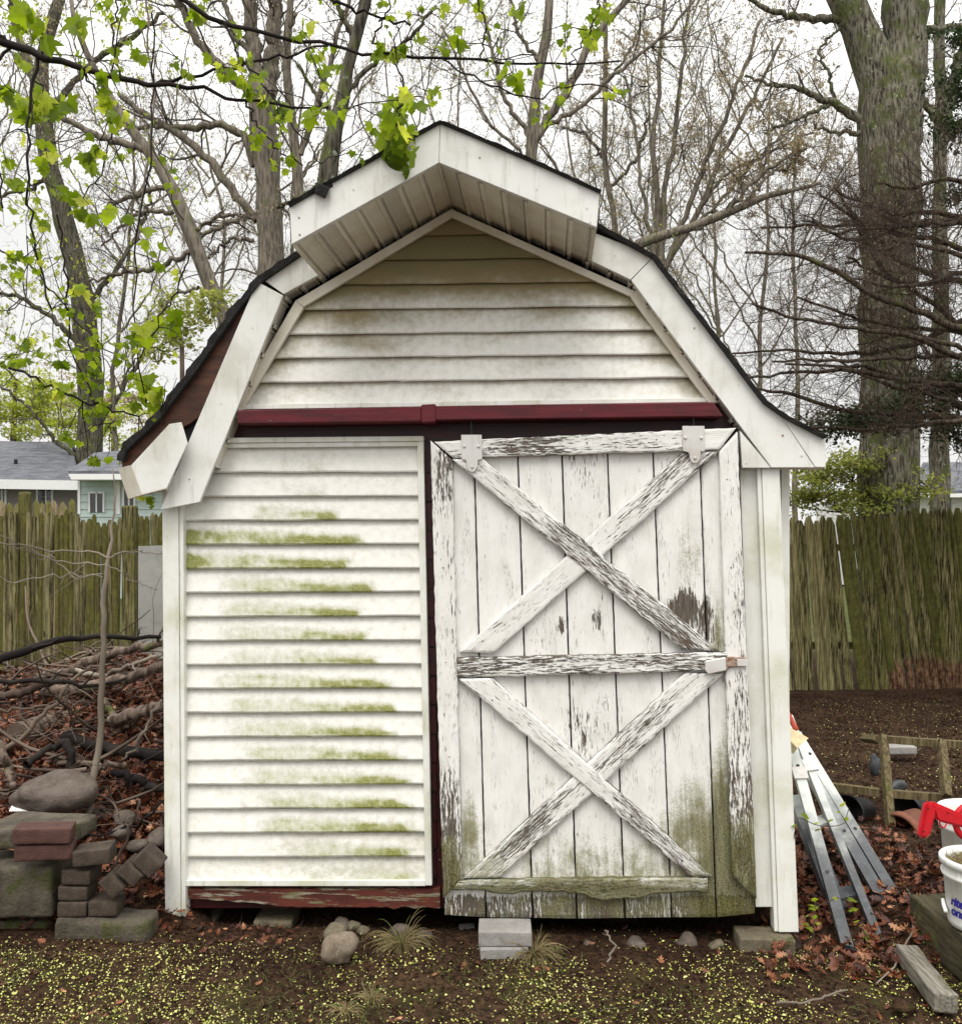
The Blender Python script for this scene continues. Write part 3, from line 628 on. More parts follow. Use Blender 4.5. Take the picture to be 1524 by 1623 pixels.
dboard('stile', [(682, 698), (702, 1424), (732, 1393), (716, 729)], .045, .092, wear=lambda u, v: .42 + .2 * gs(u, v, 700, 760, 20, 60) + .2 * sstep(1150, 1300, v) + .12 * gs(u, v, 735, 1100, 10, 200), moss=mo_l, jag=1.2, seed=21)
dboard('stile', [(1139, 716), (1160, 1388), (1199, 1426), (1168, 684)], .045, .092, wear=lambda u, v: .40 + .22 * sstep(1080, 1300, v) + .15 * gs(u, v, 1175, 1000, 12, 300), moss=mo_r, jag=1.2, seed=22)
#dboard('stile', [(1152, 1386), (1168, 1455), (1198, 1447), (1200, 1432)], .045, .080, wear=.2, moss=1.05, jag=.8, seed=23)
dboard('rail', [(688, 700), (1166, 678), (1139, 713), (718, 726)], .06, .096, wear=lambda u, v: .47 + .1 * gs(u, v, 850, 705, 100, 40) - .12 * gs(u, v, 1140, 700, 30, 30), moss=.14, jag=1.3, seed=24)
dboard('rail', [(724, 1043), (1152, 1034), (1152, 1063), (724, 1074)], .06, .096, wear=lambda u, v: .56 + .2 * sstep(1050, 1038, v) + .3 * gs(u, v, 735, 1050, 20, 30) + .12 * gs(u, v, 1090, 1040, 60, 12), moss=lambda u, v: .12 + .3 * gs(u, v, 1000, 1055, 30, 12), jag=1.6, seed=25)
def rot(p):
    u = p[0]; return 5 * gs(u, 0, 805, 0, 25, 1) + 13 * gs(u, 0, 960, 0, 38, 1) + 7 * gs(u, 0, 1010, 0, 18, 1) - 3 * gs(u, 0, 1100, 0, 30, 1) + 2.5 * mn.noise(Vector((u * .09, 0, 0)))
dboard('rail', [(728, 1396), (1121, 1392), (1121, 1417), (716, 1411)], .06, .096, wear=.5, moss=lambda u, v: .68 + .3 * sstep(1400, 1415, v) + .2 * gs(u, v, 920, 1400, 120, 20), jag=2., seed=26, rag=rot)
dboard('brace', [(783, 1035), (1139, 716), (1082, 716), (728, 1033)], .06, .089, wear=lambda u, v: .42 + .14 * sstep(900, 720, v), moss=.12, jag=1.2, seed=27)
dboard('brace', [(716, 728), (1080, 1030), (1141, 1031), (764, 727)], .062, .0955, wear=lambda u, v: .48 + .32 * gs(u, v, 930, 880, 60, 60) + .3 * sstep(900, 1060, u), moss=lambda u, v: .08 + .9 * sstep(1108, 1140, u), jag=1.5, seed=28)
dboard('brace', [(792, 1391), (1146, 1068), (1086, 1066), (735, 1392)], .06, .089, wear=lambda u, v: .47 + .25 * gs(u, v, 830, 1320, 50, 50) + .12 * gs(u, v, 1000, 1170, 50, 60), moss=lambda u, v: .22 + .35 * sstep(1280, 1390, v), jag=1.5, seed=29)
dboard('brace', [(727, 1076), (1095, 1391), (1128, 1389), (780, 1075)], .062, .0955, wear=lambda u, v: .46 + .25 * sstep(930, 1060, u), moss=lambda u, v: .12 + .5 * sstep(1040, 1120, u), jag=1.4, seed=30)
#dboard('brace', [(1128, 1388), (1184, 1442), (1196, 1424), (1140, 1366)], .05, .078, wear=.4, moss=1., jag=2., seed=31)
def rivet(g, u, v, d, r=.0065):
    V = []; c = W(u, v, d)
    ax = np.array((CA, -SA, 0)); up = np.array((0, 0, 1.))
    for k, (rr, h) in enumerate(((1, 0), (.8, .5), (.4, .8))):
        for j in range(8): V.append(c + (ax * math.cos(j * math.pi / 4) + up * math.sin(j * math.pi / 4)) * r * rr - DD * r * h)
    Fc = [[k * 8 + j, k * 8 + (j + 1) % 8, (k + 1) * 8 + (j + 1) % 8, (k + 1) * 8 + j] for k in range(2) for j in range(8)]
    g.add(V, Fc); g.poly(V[16:])
def hanger(x0, y0, x1, y1, tx, ty):
    w_ = x1 - x0
    px = [(x0, y0), (x1 - 1, y0), (x1, y1), (x1 - 1, y1 + 2), (x1 - 6, y1 + 3), (tx + 9, ty - 16), (tx + 8.5, ty - 4), (tx + 4, ty + 3), (tx, ty + 4.5), (tx - 5, ty + 3), (tx - 8, ty - 3), (tx - 9, ty - 12), (x0 + 7, y1 + 3), (x0 + 1, y1 + 2)]
    h = plate('hanger', px, .1035, .0975, MT['hinge'], door, bev=.001)
    for ru, rv in ((x0 + 5, y0 + (y1 - y0) * .5), (x1 - 6, y0 + (y1 - y0) * .5), (tx, ty - 4)):
        g = Geo(); rivet(g, ru, rv, .1035); g.build('rivet', MT['hinge'], door)
    g = Geo(); tubes(g, [W((x0 + x1) / 2, y0 + 3, .09), W((x0 + x1) / 2 - 1, y0 - 26, .09)], [[.004, .004]], 6); g.build('hanger_bolt', MT['black'], door)
hanger(730.5, 689, 764, 726, 748, 744); hanger(1081, 675, 1117, 713, 1101, 730)
plate('latch', [(1118, 1048), (1150, 1042), (1151, 1063), (1122, 1069), (1117, 1062)], .112, .096, MT['hinge'], door, bev=.003)
plate('hasp', [(1150, 1046), (1155, 1041), (1183, 1043), (1183, 1056), (1156, 1058), (1151, 1062)], .106, .092, MT['rust'], door, bev=.003)
plate('hasp_plate', [(1168, 1045), (1185, 1045), (1185, 1056), (1168, 1056)], .108, .1055, MT['hinge'], door, bev=.001)
for u, v, d in [(700, 760, .0925), (702, 900, .0925), (706, 1050, .0925), (712, 1200, .0925), (718, 1350, .0925), (1152, 760, .0925), (1158, 900, .0925), (1165, 1080, .0925), (1172, 1230, .0925), (1180, 1370, .0925), (810, 708, .0965), (930, 702, .0965), (1040, 697, .0965), (790, 1058, .0965), (900, 1054, .0965), (1030, 1050, .0965), (780, 1404, .0965), (890, 1402, .0965), (1000, 1402, .0965), (1095, 1402, .0965), (760, 745, .096), (860, 822, .096), (1010, 945, .096), (1090, 1010, .096), (780, 1110, .096), (880, 1190, .096), (1000, 1295, .096), (1080, 1365, .096)]:
    g = Geo(); c = W(u, v, d) - DD * .0005; ax = np.array((CA, -SA, 0)); up_ = np.array((0, 0, 1.))
    g.prism([c + (ax * math.cos(t) + up_ * math.sin(t)) * .0028 for t in np.arange(8) * math.pi / 4], DD * .002); g.build('nail_head', MT['rust' if (u + v) % 3 else 'black'], door, recalc=True)
#PART3
# ================================================================== GROUND
def mound(x, y):
    e = -.335 * y                                            # right edge of the pile, against the shed's left side
    side = sstep(0, .55, e + .12 - x + .0)
    ramp = pw(y, [(3.53, 0), (3.72, .12), (3.95, .2), (4.4, .37), (5.2, .58), (6.1, .66), (6.8, .45), (7.4, .15), (8., .1)])
    left = ramp * (.62 + .2 * side + .32 * math.exp(-((x - e) / .7) ** 2)) * sstep(e + .22, e + .02, x)
    return left if y > 3.53 else 0
def gz(x, y):
    z = .016 * mn.noise(Vector((x * 1.3, y * 1.3, 0))) + .007 * mn.noise(Vector((x * 6, y * 6, 1))) 
    z += mound(x, y) * (1 + .12 * mn.noise(Vector((x * 3, y * 3, 4))))
    z += .10 * sstep(1.35, 1.75, x) * sstep(3.2, 3.5, y) * sstep(5.2, 4.2, y)
    z -= .05 * sstep(6, 9, y) * sstep(0, 1, x)
    z -= (.012 + .05 * sstep(3.5, 3.75, y)) * sstep(-1.3, -1.1, x) * sstep(1.3, 1.1, x) * sstep(3.3, 3.5, y)
    z += .02 * mn.noise(Vector((x * .4, y * .4, 9)))
    return z
xs = np.unique(np.round(np.r_[-90:-12:6, -12:-4:.5, -4:3.2:.028, 3.2:5:.15, 5:12:.5, 12:91:6], 4)); ys = np.unique(np.round(np.r_[-10:2:.6, 2.3:4.6:.025, 4.6:8:.06, 8:12:.25, 12:30:1.5, 30:151:8], 4))
V = np.array([(x, y, gz(x, y) + (.004 * mn.noise(Vector((x * 24, y * 24, 1))) + .003 * mn.noise(Vector((x * 60, y * 60, 1))) if y < 5 else .012 * mn.noise(Vector((x * 7, y * 7, 1))))) for y in ys for x in xs])
nx = len(xs); i = np.arange(len(ys) - 1)[:, None] * nx + np.arange(nx - 1)[None]
g = Geo(); g.add(V, np.stack([i, i + 1, i + nx + 1, i + nx], -1).reshape(-1, 4))
tag(g.build('ground', MT['dirt'], smooth=True), kind='structure')
def rotm(n, rng, tilt=.5):
    """n random frames lying roughly flat"""
    a = rng.uniform(0, 2 * np.pi, n); nz_ = np.stack([rng.normal(0, tilt, n), rng.normal(0, tilt, n), np.ones(n)], 1); nz_ /= np.linalg.norm(nz_, axis=1, keepdims=True)
    x = np.stack([np.cos(a), np.sin(a), np.zeros(n)], 1); x -= nz_ * (x * nz_).sum(1, keepdims=True); x /= np.linalg.norm(x, axis=1, keepdims=True)
    return x, np.cross(nz_, x), nz_
def scatter(g, T, Fc, Pos, Sz, X, Y, Z, **at):
    """template T[m,3] placed at Pos[n,3]"""
    n, m = len(Pos), len(T)
    V = Pos[:, None] + Sz[:, None, None] * (T[None, :, 0:1] * X[:, None] + T[None, :, 1:2] * Y[:, None] + T[None, :, 2:3] * Z[:, None])
    at = {k: np.repeat(v, m) for k, v in at.items()}
    f = (np.arange(n) * m)[:, None, None] + np.asarray(Fc)[None]
    g.add(V.reshape(-1, 3), f.reshape(-1, f.shape[-1]), **at)
def maple(fold=.25, droop=.5):
    half = [(0.04, -.02), (.30, -.12), (.56, -.02), (.46, .14), (.62, .22), (.84, .48), (.60, .50), (.42, .50), (.44, .72), (.26, .78), (.05, 1.04)]
    pts = [(0, .3)] + half + [(-x, y) for x, y in half[::-1]]
    T = np.array([(x, y, -fold * abs(x) - droop * max(0, y) ** 2 * .5 + (.05 if i == 0 else 0)) for i, (x, y) in enumerate(pts)]); n = len(pts) - 1
    return T, [[0, k, k % n + 1] for k in range(1, n + 1)]
def oakleaf(curl):
    half = [(.04, 0), (.10, .15), (.26, .22), (.12, .34), (.34, .5), (.15, .58), (.30, .78), (.10, .84), (0.02, 1.05)]
    pts = [(0, .5)] + half + [(-x, y) for x, y in half[::-1]]
    T = np.array([(x, y - .5, curl * (x * x * 2.2 + (y - .5) ** 2) * .8) for x, y in pts]); n = len(pts) - 1
    return T, [[0, k, k % n + 1] for k in range(1, n + 1)]
OAKS = [oakleaf(c) for c in (.9, .4, 1.6, -.5)]
def leaf_litter(name, pts, label_kind, size=(.035, .06), tilt=.6, lift=.02, rnd=None, seed=1):
    rng = np.random.default_rng(seed); pts = np.asarray(pts); n = len(pts); g = Geo(); w_ = rng.integers(0, 4, n)
    for k in range(4):
        s = w_ == k
        X, Y, Z = rotm(s.sum(), rng, tilt); p = pts[s].copy(); p[:, 2] += rng.uniform(0, lift, s.sum())
        scatter(g, *OAKS[k], p, rng.uniform(*size, s.sum()), X, Y, Z, rnd=rng.uniform(0, 1, s.sum()))
    return tag(g.build(name, MT['litter'], smooth=False), kind='stuff', label=label_kind)
rng = np.random.default_rng(3)
pts = []
while len(pts) < 8500:
    y = rng.uniform(3.5, 7.3); x = rng.uniform(-.56 * y, -.315 * y)
    if y < 3.6 and rng.random() < .75: continue
    if y > 5.2 and rng.random() < .45: continue
    pts.append((x, y, gz(x, y)))
tag(leaf_litter('leaf_litter', pts, 'heap of reddish brown fallen oak leaves left of the shed', (.03, .062), .7, .05, seed=5), cat='leaf litter')
pts = []
while len(pts) < 1500:
    y = rng.uniform(3.15, 5.0); x = rng.uniform(.30 * y, .56 * y)
    k = math.exp(-((x - 1.5) / .35) ** 2) * (1 if y < 4.5 else .4) + .12
    if y < 3.35 and x > 1.45 and rng.random() < .5: continue
    if rng.random() < k: pts.append((x, y, gz(x, y)))
tag(leaf_litter('leaf_litter', pts, 'brown fallen leaves drifted around the ladder feet right of the shed', (.03, .058), .6, .045, seed=6), cat='leaf litter')
pts = [(x, y, gz(x, y)) for x, y in [(rng.uniform(-1.7, 1.7), rng.uniform(2.6, 3.6)) for _ in range(150)] if abs(x + .6) > .25 or rng.random() < .3]
for _ in range(60): y = rng.uniform(3.4, 3.6); x = rng.uniform(-1.25, -.7); pts.append((x, y, gz(x, y)))
tag(leaf_litter('leaf_litter', pts, 'few single oak leaves scattered on the bare earth in front of the shed', (.018, .04), .3, .006, seed=7), cat='leaf litter')
# fallen maple blossom
g = Geo(); T = np.array([(-.5, 0, 0), (0, -.35, .1), (.6, 0, 0), (0, .4, .15)]); Fq = [[0, 1, 2, 3]]
pp = []
while len(pp) < 30000:
    y = 2.2 + 1.35 * rng.random() ** 1.2; x = rng.uniform(-.85, .85) * y
    dn = .5 + 1.2 * mn.noise(Vector((x * 2.2, y * 2.6, 3))) + .9 * mn.noise(Vector((x * 8, y * 8, 1))) + .35 * sstep(-.5, -1.1, x) + .2 * sstep(.4, 1.1, x)
    dn = dn + .1; dn *= sstep(3.52, 3.2, y) + .03; dn *= 1 - .5 * math.exp(-((x - .0) / .45) ** 2)
    if rng.random() < dn: pp.append((x, y, gz(x, y) + .006))
pp = np.array(pp); n = len(pp); X, Y, Z = rotm(n, rng, .5)
scatter(g, T, Fq, pp, rng.uniform(.003, .0088, n) * np.where(rng.random(n) < .1, 1.6, 1), X, Y, Z, rnd=rng.uniform(0, 1, n))
pp = []
for _ in range(1500):
    y = rng.uniform(5, 8.8); x = rng.uniform(.36, .56) * y; pp.append((x, y, gz(x, y) + .012))
pp = np.array(pp); n = len(pp); X, Y, Z = rotm(n, rng, .5); scatter(g, T, Fq, pp, rng.uniform(.004, .011, n), X, Y, Z, rnd=rng.uniform(0, 1, n))
tag(g.build('fallen_blossom', MT['bloss']), 'tiny yellow green maple blossoms scattered over the bare earth', 'blossom', kind='stuff')
# crumbs of soil, chips and mulch
g = Geo(); pp = []
while len(pp) < 14000:
    if rng.random() < .5: y = rng.uniform(2.6, 4.2); x = rng.uniform(-.56, .56) * y
    else: y = rng.uniform(3.8, 9.2); x = rng.uniform(.33, .58) * y
    pp.append((x, y, gz(x, y) + .004))
pp = np.array(pp); n = len(pp); X, Y, Z = rotm(n, rng, .8); T2 = np.array([(-.5, -.3, -.2), (.5, -.3, -.2), (.1, .5, -.2), (0, 0, .4)])
scatter(g, T2, [[0, 1, 3], [1, 2, 3], [2, 0, 3]], pp, rng.uniform(.005, .016, n) * np.where(pp[:, 1] > 5, 1.6, 1), X, Y, Z)
tag(g.build('soil_crumbs', MT['dirt']), 'crumbly dark soil and bark mulch chips on the ground', 'mulch', kind='stuff')
# ================================================================== SMALL THINGS, LEFT
def G(u, v, z=0.0):
    """photo point lying at height z"""
    Y = (H - z) * F / (v - V0); return np.array(((u - U0) * Y / F, Y, z))
def put(name, mat, px, Y, size, label, cat, group=None, rot=(0, 0, 0), bev=.006, amp=.002, sc=14, seed=1, cuts=4):
    if seed < 30: Y *= .94; size = tuple(x * .95 for x in size)
    o = subdiv_box(tuple(P(px[0], px[1], Y)), size, rot, bev, amp, sc, name, MT[mat], None, seed, cuts); return tag(o, label, cat, group)
put('concrete_block', 'conc', (32, 1400), 3.78, (.34, .22, .20), 'big mossy concrete block at the left edge under the two red bricks', 'block', rot=(0, 0, .04), bev=.015, amp=.008, seed=2)
put('concrete_slab', 'conc', (62, 1316), 3.86, (.36, .26, .075), 'mossy concrete slab on top of the left block, beneath the big boulder', 'slab', rot=(0, 0, -.1), bev=.012, amp=.008, seed=3)
put('concrete_block', 'conc', (172, 1470), 3.70, (.37, .14, .11), 'low mossy concrete kerb block lying on the earth below the brown bricks', 'block', rot=(0, .02, -.05), bev=.02, amp=.010, seed=4)
put('concrete_block', 'conc', (20, 1466), 3.82, (.36, .16, .09), 'dark sunken concrete block at the left edge beneath the big mossy block', 'block', rot=(0, 0, 0), bev=.015, amp=.008, seed=14)
BS = (.195, .095, .058)
put('red_brick', 'brick', (71, 1320), 3.66, (.21, .10, .060), 'upper of the two red bricks stacked on the mossy block', 'brick', 'red bricks stacked at the left', rot=(.0, .05, .22), seed=5)
put('red_brick', 'brick', (73, 1346), 3.67, (.21, .10, .060), 'lower of the two red bricks stacked on the mossy block', 'brick', 'red bricks stacked at the left', rot=(0, .04, .26), seed=6)
bg_ = 'brown bricks piled left of the shed corner'
for k, (px, Y, rz, ry, lab, sz) in enumerate([
    ((150, 1353), 3.70, .15, -.06, 'topmost brown brick of the leaning stack, dusted with blossom', (.14, .11, .06)),
    ((130, 1384), 3.72, -.05, 0, 'second brown brick from the top of the leaning stack', (.115, .11, .056)),
    ((124, 1409), 3.72, .02, 0.02, 'third brown brick from the top of the leaning stack', (.115, .11, .054)),
    ((123, 1434), 3.71, 0, 0, 'bottom brown brick of the leaning stack, on the kerb block', (.115, .11, .056)),
    ((170, 1433), 3.71, .04, 0, 'brown brick lying on the kerb block right of the leaning stack', (.11, .11, .056)),
    ((184, 1397), 3.69, 0, .85, 'tilted brown brick propped beside the leaning stack', (.088, .11, .062)),
    ((213, 1379), 3.70, .0, .72, 'tilted reddish brick in the middle of three propped bricks', (.088, .11, .062)),
    ((238, 1363), 3.71, .1, .82, 'tilted brown brick leaning nearest the white corner post', (.095, .11, .068))]):
    put('brown_brick', 'brick2', px, Y, sz, lab, 'brick', bg_, rot=(0, ry, rz), seed=10 + k, bev=.005)
tag(rock('boulder', tuple(P(81, 1257, 3.95)), (.34, .25, .19), MT['rock'], 6, -.1), 'large smooth grey brown boulder resting on the slab by the leaf heap', 'boulder')
g = Geo(); q = [P(14, 1286, 3.9), P(34, 1246, 4.02), P(62, 1286, 3.9)]; g.prism([q[0], q[1], q[1] + (.015, 0, 0), q[2]], (0, .012, 0)); tag(g.build('white_tray', MT['pail'], recalc=True), 'white plastic tray poking out under the boulder', 'tray')
for k, (u, v, Y, s, lab) in enumerate([(195, 1297, 3.95, .08, 'grey stone amid leaves, uppermost of the stones above the brown bricks'), (192, 1322, 3.85, .07, 'rounded brown stone amid leaves above the leaning brick stack'), (248, 1328, 3.8, .08, 'pinkish rounded stone wedged against the white corner post'), (220, 1340, 3.8, .07, 'small angular stone lying above the tilted bricks'), (168, 1290, 4.1, .09, 'flat brown stone in the leaves right of the boulder')]):
    tag(rock('stone', tuple(P(u, v, Y)), (s * 1.3, s, s * .8), MT['rock'], k + 20, k, sub=3), lab, 'stone', 'stones in the leaf heap')
# log, branches
def stick(name, px, label, cat, mat='stick', sides=7, group=None, k=16, jit=.008, twigs=0, seed=0, parent=None):
    """px rows: (u, v, Y, radius_px)"""
    pts = np.array([(*P(u, v, Y), r * Y / F) for u, v, Y, r in px]); q = smooth_path(pts, k, jit, np.random.default_rng(seed)); g = Geo(); tubes(g, q[:, :3], q[None, :, 3], sides)
    if twigs:
        r = np.random.default_rng(seed + 50); a, b, c, d, e = children(q[None, :, :3], np.array([np.linalg.norm(q[0, :3] - q[-1, :3])]), q[None, :, 3], twigs, r, .15, (.4, 1.1), .3, .5)
        Pp, Rr = walk(a, b, c, d, 6, r, .25, 0.0); tubes(g, Pp, Rr, 4)
    o = g.build(name, MT[mat], parent, smooth=True); return tag(o, label, cat, group) if label else o
def walk(o, d, L, r, k, rng, wander=.2, up=0.0, taper=.35, grav=None):
    n = len(o); P_ = np.zeros((n, k + 1, 3)); P_[:, 0] = o; R0 = np.zeros((n, k + 1)); cur = d.copy()
    for i in range(k):
        cur = cur + rng.normal(0, wander, (n, 3)); cur[:, 2] += up; cur /= np.linalg.norm(cur, axis=1, keepdims=True) + 1e-9
        P_[:, i + 1] = P_[:, i] + cur * (L / k)[:, None]
    R0 = r[:, None] * np.linspace(1, taper, k + 1)[None]; return P_, R0
def children(P_, L, R0, m, rng, tmin=.2, ang=(.5, 1.1), lf=.55, rf=.6, tmax=1.0):
    n, k, _ = P_.shape; t = rng.uniform(tmin, tmax, (n, m)) * (k - 1); i = np.minimum(t.astype(int), k - 2); f = t - i; idx = np.arange(n)[:, None]
    a, b = P_[idx, i], P_[idx, i + 1]; o = a + (b - a) * f[..., None]; T = b - a; T /= np.linalg.norm(T, axis=2, keepdims=True) + 1e-9
    rd = rng.normal(0, 1, T.shape); rd -= T * (rd * T).sum(2, keepdims=True); rd /= np.linalg.norm(rd, axis=2, keepdims=True) + 1e-9
    th = rng.uniform(*ang, (n, m))[..., None]; d = T * np.cos(th) + rd * np.sin(th)
    rr = (R0[idx, i] * (1 - f) + R0[idx, i + 1] * f) * rf; ll = L[:, None] * lf * rng.uniform(.5, 1.2, (n, m)) * (1.15 - .6 * t / (k - 1))
    return o.reshape(-1, 3), d.reshape(-1, 3), ll.reshape(-1), rr.reshape(-1), t.reshape(-1)
lg = thing('log', 'short fat rough-barked log lying on the leaf heap', 'log', tuple(P(90, 1160, 4.9)))
g = Geo(); q = smooth_path(np.array([(*P(28, 1172, 4.75), .085), (*P(90, 1150, 5.0), .08), (*P(165, 1128, 5.3), .07)]), 24, .004); r8 = q[:, 3] * (1 + .08 * np.array([mn.noise(Vector((i * .7, 0, 0))) for i in range(24)])); tubes(g, q[:, :3], r8[None], 14); g.build('trunk', MT['log'], lg, smooth=True)
g = Geo(); e = q[0, :3]; T_ = q[0, :3] - q[1, :3]; T_ /= np.linalg.norm(T_); A_ = np.cross(T_, (0, 0, 1)); A_ /= np.linalg.norm(A_); B_ = np.cross(T_, A_)
g.prism([e + T_ * .002 + (A_ * math.cos(t) + B_ * math.sin(t)) * .082 for t in np.arange(16) * math.pi / 8], T_ * .006); g.build('sawn_end', MT['cut'], lg, recalc=True)
for row in [
 ([(-40, 1060, 4.3, 7), (40, 1030, 4.4, 7), (110, 1010, 4.6, 5), (160, 1008, 4.8, 4), (255, 1010, 5, 3)], 'long dark branch arching above the heap across the sapling', 'wet', 3),
 ([(-30, 1082, 4.5, 4), (80, 1078, 4.6, 4), (140, 1090, 4.7, 3), (200, 1075, 4.8, 2)], 'thin dark branch lying level in front of the fence, left of the sapling', 'wet', 4),
 ([(70, 1100, 5.2, 9), (150, 1088, 5.1, 9), (215, 1072, 5.0, 8), (262, 1055, 4.9, 8)], 'thick rotten branch lying on top of the brush heap by the corner post', 'log', 0),
 ([(40, 1212, 4.3, 6), (75, 1190, 4.4, 6), (105, 1178, 4.4, 7), (115, 1190, 4.35, 7), (112, 1225, 4.3, 6)], 'crooked dark branch bent over above the boulder', 'wet', 2),
 ([(-10, 1160, 4.2, 6), (5, 1190, 4.2, 7), (18, 1235, 4.15, 7), (20, 1250, 4.1, 5)], 'knobbly upright branch at the left edge beside the boulder', 'log', 2),
 ([(100, 1170, 4.6, 8), (150, 1180, 4.5, 9), (200, 1192, 4.4, 9), (262, 1200, 4.3, 8)], 'charred black limb lying in the heap right of the boulder', 'wet', 2),
 ([(165, 1110, 4.9, 6), (185, 1140, 4.8, 6), (200, 1155, 4.7, 5)], 'short grey stick lying aslant just right of the log', 'log', 0),
 ([(0, 1195, 4.6, 4), (50, 1155, 4.6, 4), (110, 1085, 4.7, 3), (145, 1055, 4.8, 2)], 'straight stick slanting up across the log end', 'stick', 3),
 ([(120, 1062, 5.3, 4), (160, 1072, 5.2, 4), (215, 1052, 5.1, 3), (250, 1040, 5.1, 3)], 'pale broken stick lying on the top of the heap', 'pale', 2),
 ([(258, 1110, 4.2, 2.5), (235, 1140, 4.2, 2.5), (215, 1185, 4.2, 2.5), (195, 1205, 4.2, 2)], 'pale bare twig leaning on the heap beside the corner post', 'pale', 2),
 ([(258, 1270, 3.9, 2), (215, 1310, 3.85, 2), (160, 1322, 3.8, 1.8), (115, 1330, 3.8, 1.5)], 'dark twig drooping over the brown bricks', 'wet', 3),
 ([(210, 1305, 3.75, 2.5), (185, 1360, 3.7, 2.2), (165, 1420, 3.66, 2), (155, 1458, 3.66, 1.5)], 'thin grey twig hanging down in front of the brown bricks', 'stick', 2),
 ([(60, 1075, 5.6, 8), (110, 1062, 5.5, 8), (190, 1030, 5.4, 7), (262, 1020, 5.3, 6)], 'smooth thick limb lying highest on the heap behind the rotten branch', 'log', 2),
 ([(175, 1145, 4.7, 10), (215, 1130, 4.7, 10), (262, 1118, 4.6, 9)], 'stout short log piece lying against the corner post above the charred limb', 'log', 0),
 ([(-20, 1105, 5.1, 7), (40, 1098, 5.1, 7), (90, 1080, 5.2, 6)], 'thick weathered limb at the left edge in front of the fence foot', 'stick', 2),
 ([(180, 1225, 4.2, 6), (220, 1238, 4.15, 7), (262, 1250, 4.1, 6)], 'dark thick stick lying aslant above the pinkish stone', 'wet', 1),
 ([(120, 1245, 4.15, 5), (160, 1215, 4.2, 5), (200, 1210, 4.25, 4)], 'bent brown stick right of the boulder', 'log', 1),
 ([(-20, 1130, 4.7, 2.5), (60, 1120, 4.8, 2.5), (140, 1115, 4.9, 2)], 'long thin twig lying level behind the log', 'stick', 4)]:
    stick('fallen_branch', row[0], row[1], 'branch', row[2], twigs=row[3], group='branches on the leaf heap', seed=len(row[1]))
r = np.random.default_rng(8); g = Geo(); n = 330; y = r.uniform(4.0, 6.9, n); x = -y * r.uniform(.33, .55, n); o_ = np.array([(a, b, gz(a, b) + r.uniform(.0, .12)) for a, b in zip(x, y)]); d_ = r.normal(0, 1, (n, 3)) * (1, .6, .25); d_ /= np.linalg.norm(d_, axis=1, keepdims=True)
Pp, Rr = walk(o_, d_, r.uniform(.15, .8, n), .002 + .012 * r.random(n) ** 2.5, 7, r, .16); tubes(g, Pp, Rr, 4); tag(g.build('brush_pile', MT['stick'], smooth=True), 'tangle of thin dead twigs over the leaf heap', 'brush', kind='stuff')
# sapling
sp = thing('sapling', 'slender bare sapling standing in the heap before the left fence', 'sapling', tuple(P(140, 1320, 4.0)))
stick('trunk', [(128, 1345, 3.95, 6), (150, 1240, 4.05, 5.5), (160, 1150, 4.1, 5), (163, 1030, 4.15, 4.5), (163, 960, 4.2, 4), (172, 885, 4.2, 3), (180, 820, 4.25, 1.8), (185, 775, 4.3, 1.2), (178, 740, 4.3, .8)], None, '', 'pale', parent=sp, k=30, jit=.003)
for k, px in enumerate([[(171, 885, 4.2, 3), (150, 874, 4.2, 2.5), (90, 872, 4.1, 2.2), (0, 860, 4.0, 2), (-60, 850, 4, 2)], [(172, 885, 4.2, 2.5), (200, 874, 4.2, 2), (260, 878, 4.3, 1.4)], [(170, 895, 4.2, 2), (120, 894, 4.2, 2), (70, 885, 4.1, 1.8), (-10, 845, 4, 1.5)], [(163, 910, 4.2, 1.8), (130, 912, 4.2, 1.5), (100, 905, 4.2, 1.4), (80, 880, 4.2, 1.2)], [(163, 915, 4.2, 1.6), (80, 912, 4.2, 1.6), (30, 920, 4.1, 1.4), (-20, 912, 4, 1.2)], [(172, 895, 4.2, 1.5), (205, 915, 4.2, 1.3), (250, 935, 4.2, 1)]]):
    px = [(a, b, c, d * .6) for a, b, c, d in px]; stick('branch', px, None, '', 'pale', parent=sp, sides=5, k=14, jit=.008, twigs=5, seed=k)
# under and before the shed
fr = 'stones lying under the shed floor'
tag(rock('stone', tuple(G(538, 1504, .06)), (.115, .10, .12), MT['tan'], 8, .3, sub=4), 'fist-sized grey brown stone standing before the left half of the shed', 'stone')
tag(rock('stone', tuple(G(532, 1478, .045)), (.09, .07, .075), MT['rocky'], 47, .3, sub=3), 'pale yellowish stone just behind the fist-sized grey stone', 'stone')
for k, (u, v, s, lab) in enumerate([(534, 1458, .07, 'dark stone under the sill, directly above the fist-sized stone'), (556, 1460, .06, 'small greenish stone under the sill right of the dark one'), (572, 1470, .055, 'round ochre stone under the sill near the orange leaf'), (630, 1470, .085, 'stone behind the left grass tuft under the sill'), (668, 1476, .06, 'low grey stone right of the left grass tuft'), (1013, 1492, .085, 'pinkish round stone beneath the door right of its middle'), (1092, 1488, .085, 'flat grey stone beneath the door near the mossy stone'), (1140, 1492, .065, 'rounded moss green stone beneath the door at its right end'), (935, 1492, .05, 'small brown stone sunk in the earth beneath the door')]):
    c = G(u, v + 8, .01); tag(rock('stone', (c[0], c[1] + .05, -.012), (s, s * .8, s * .8), MT['rocky' if k in (1, 2, 7) else 'rock'], 50 + k, k, sub=3), lab, 'stone', fr)
def gput(name, mat, px, z, size, label, cat, rot=(0, 0, 0), group=None, bev=.004, amp=.0015, seed=1):
    c = G(px[0], px[1], z); return tag(subdiv_box(tuple(c), size, rot, bev, amp, 20, name, MT[mat], None, seed, 3), label, cat, group)
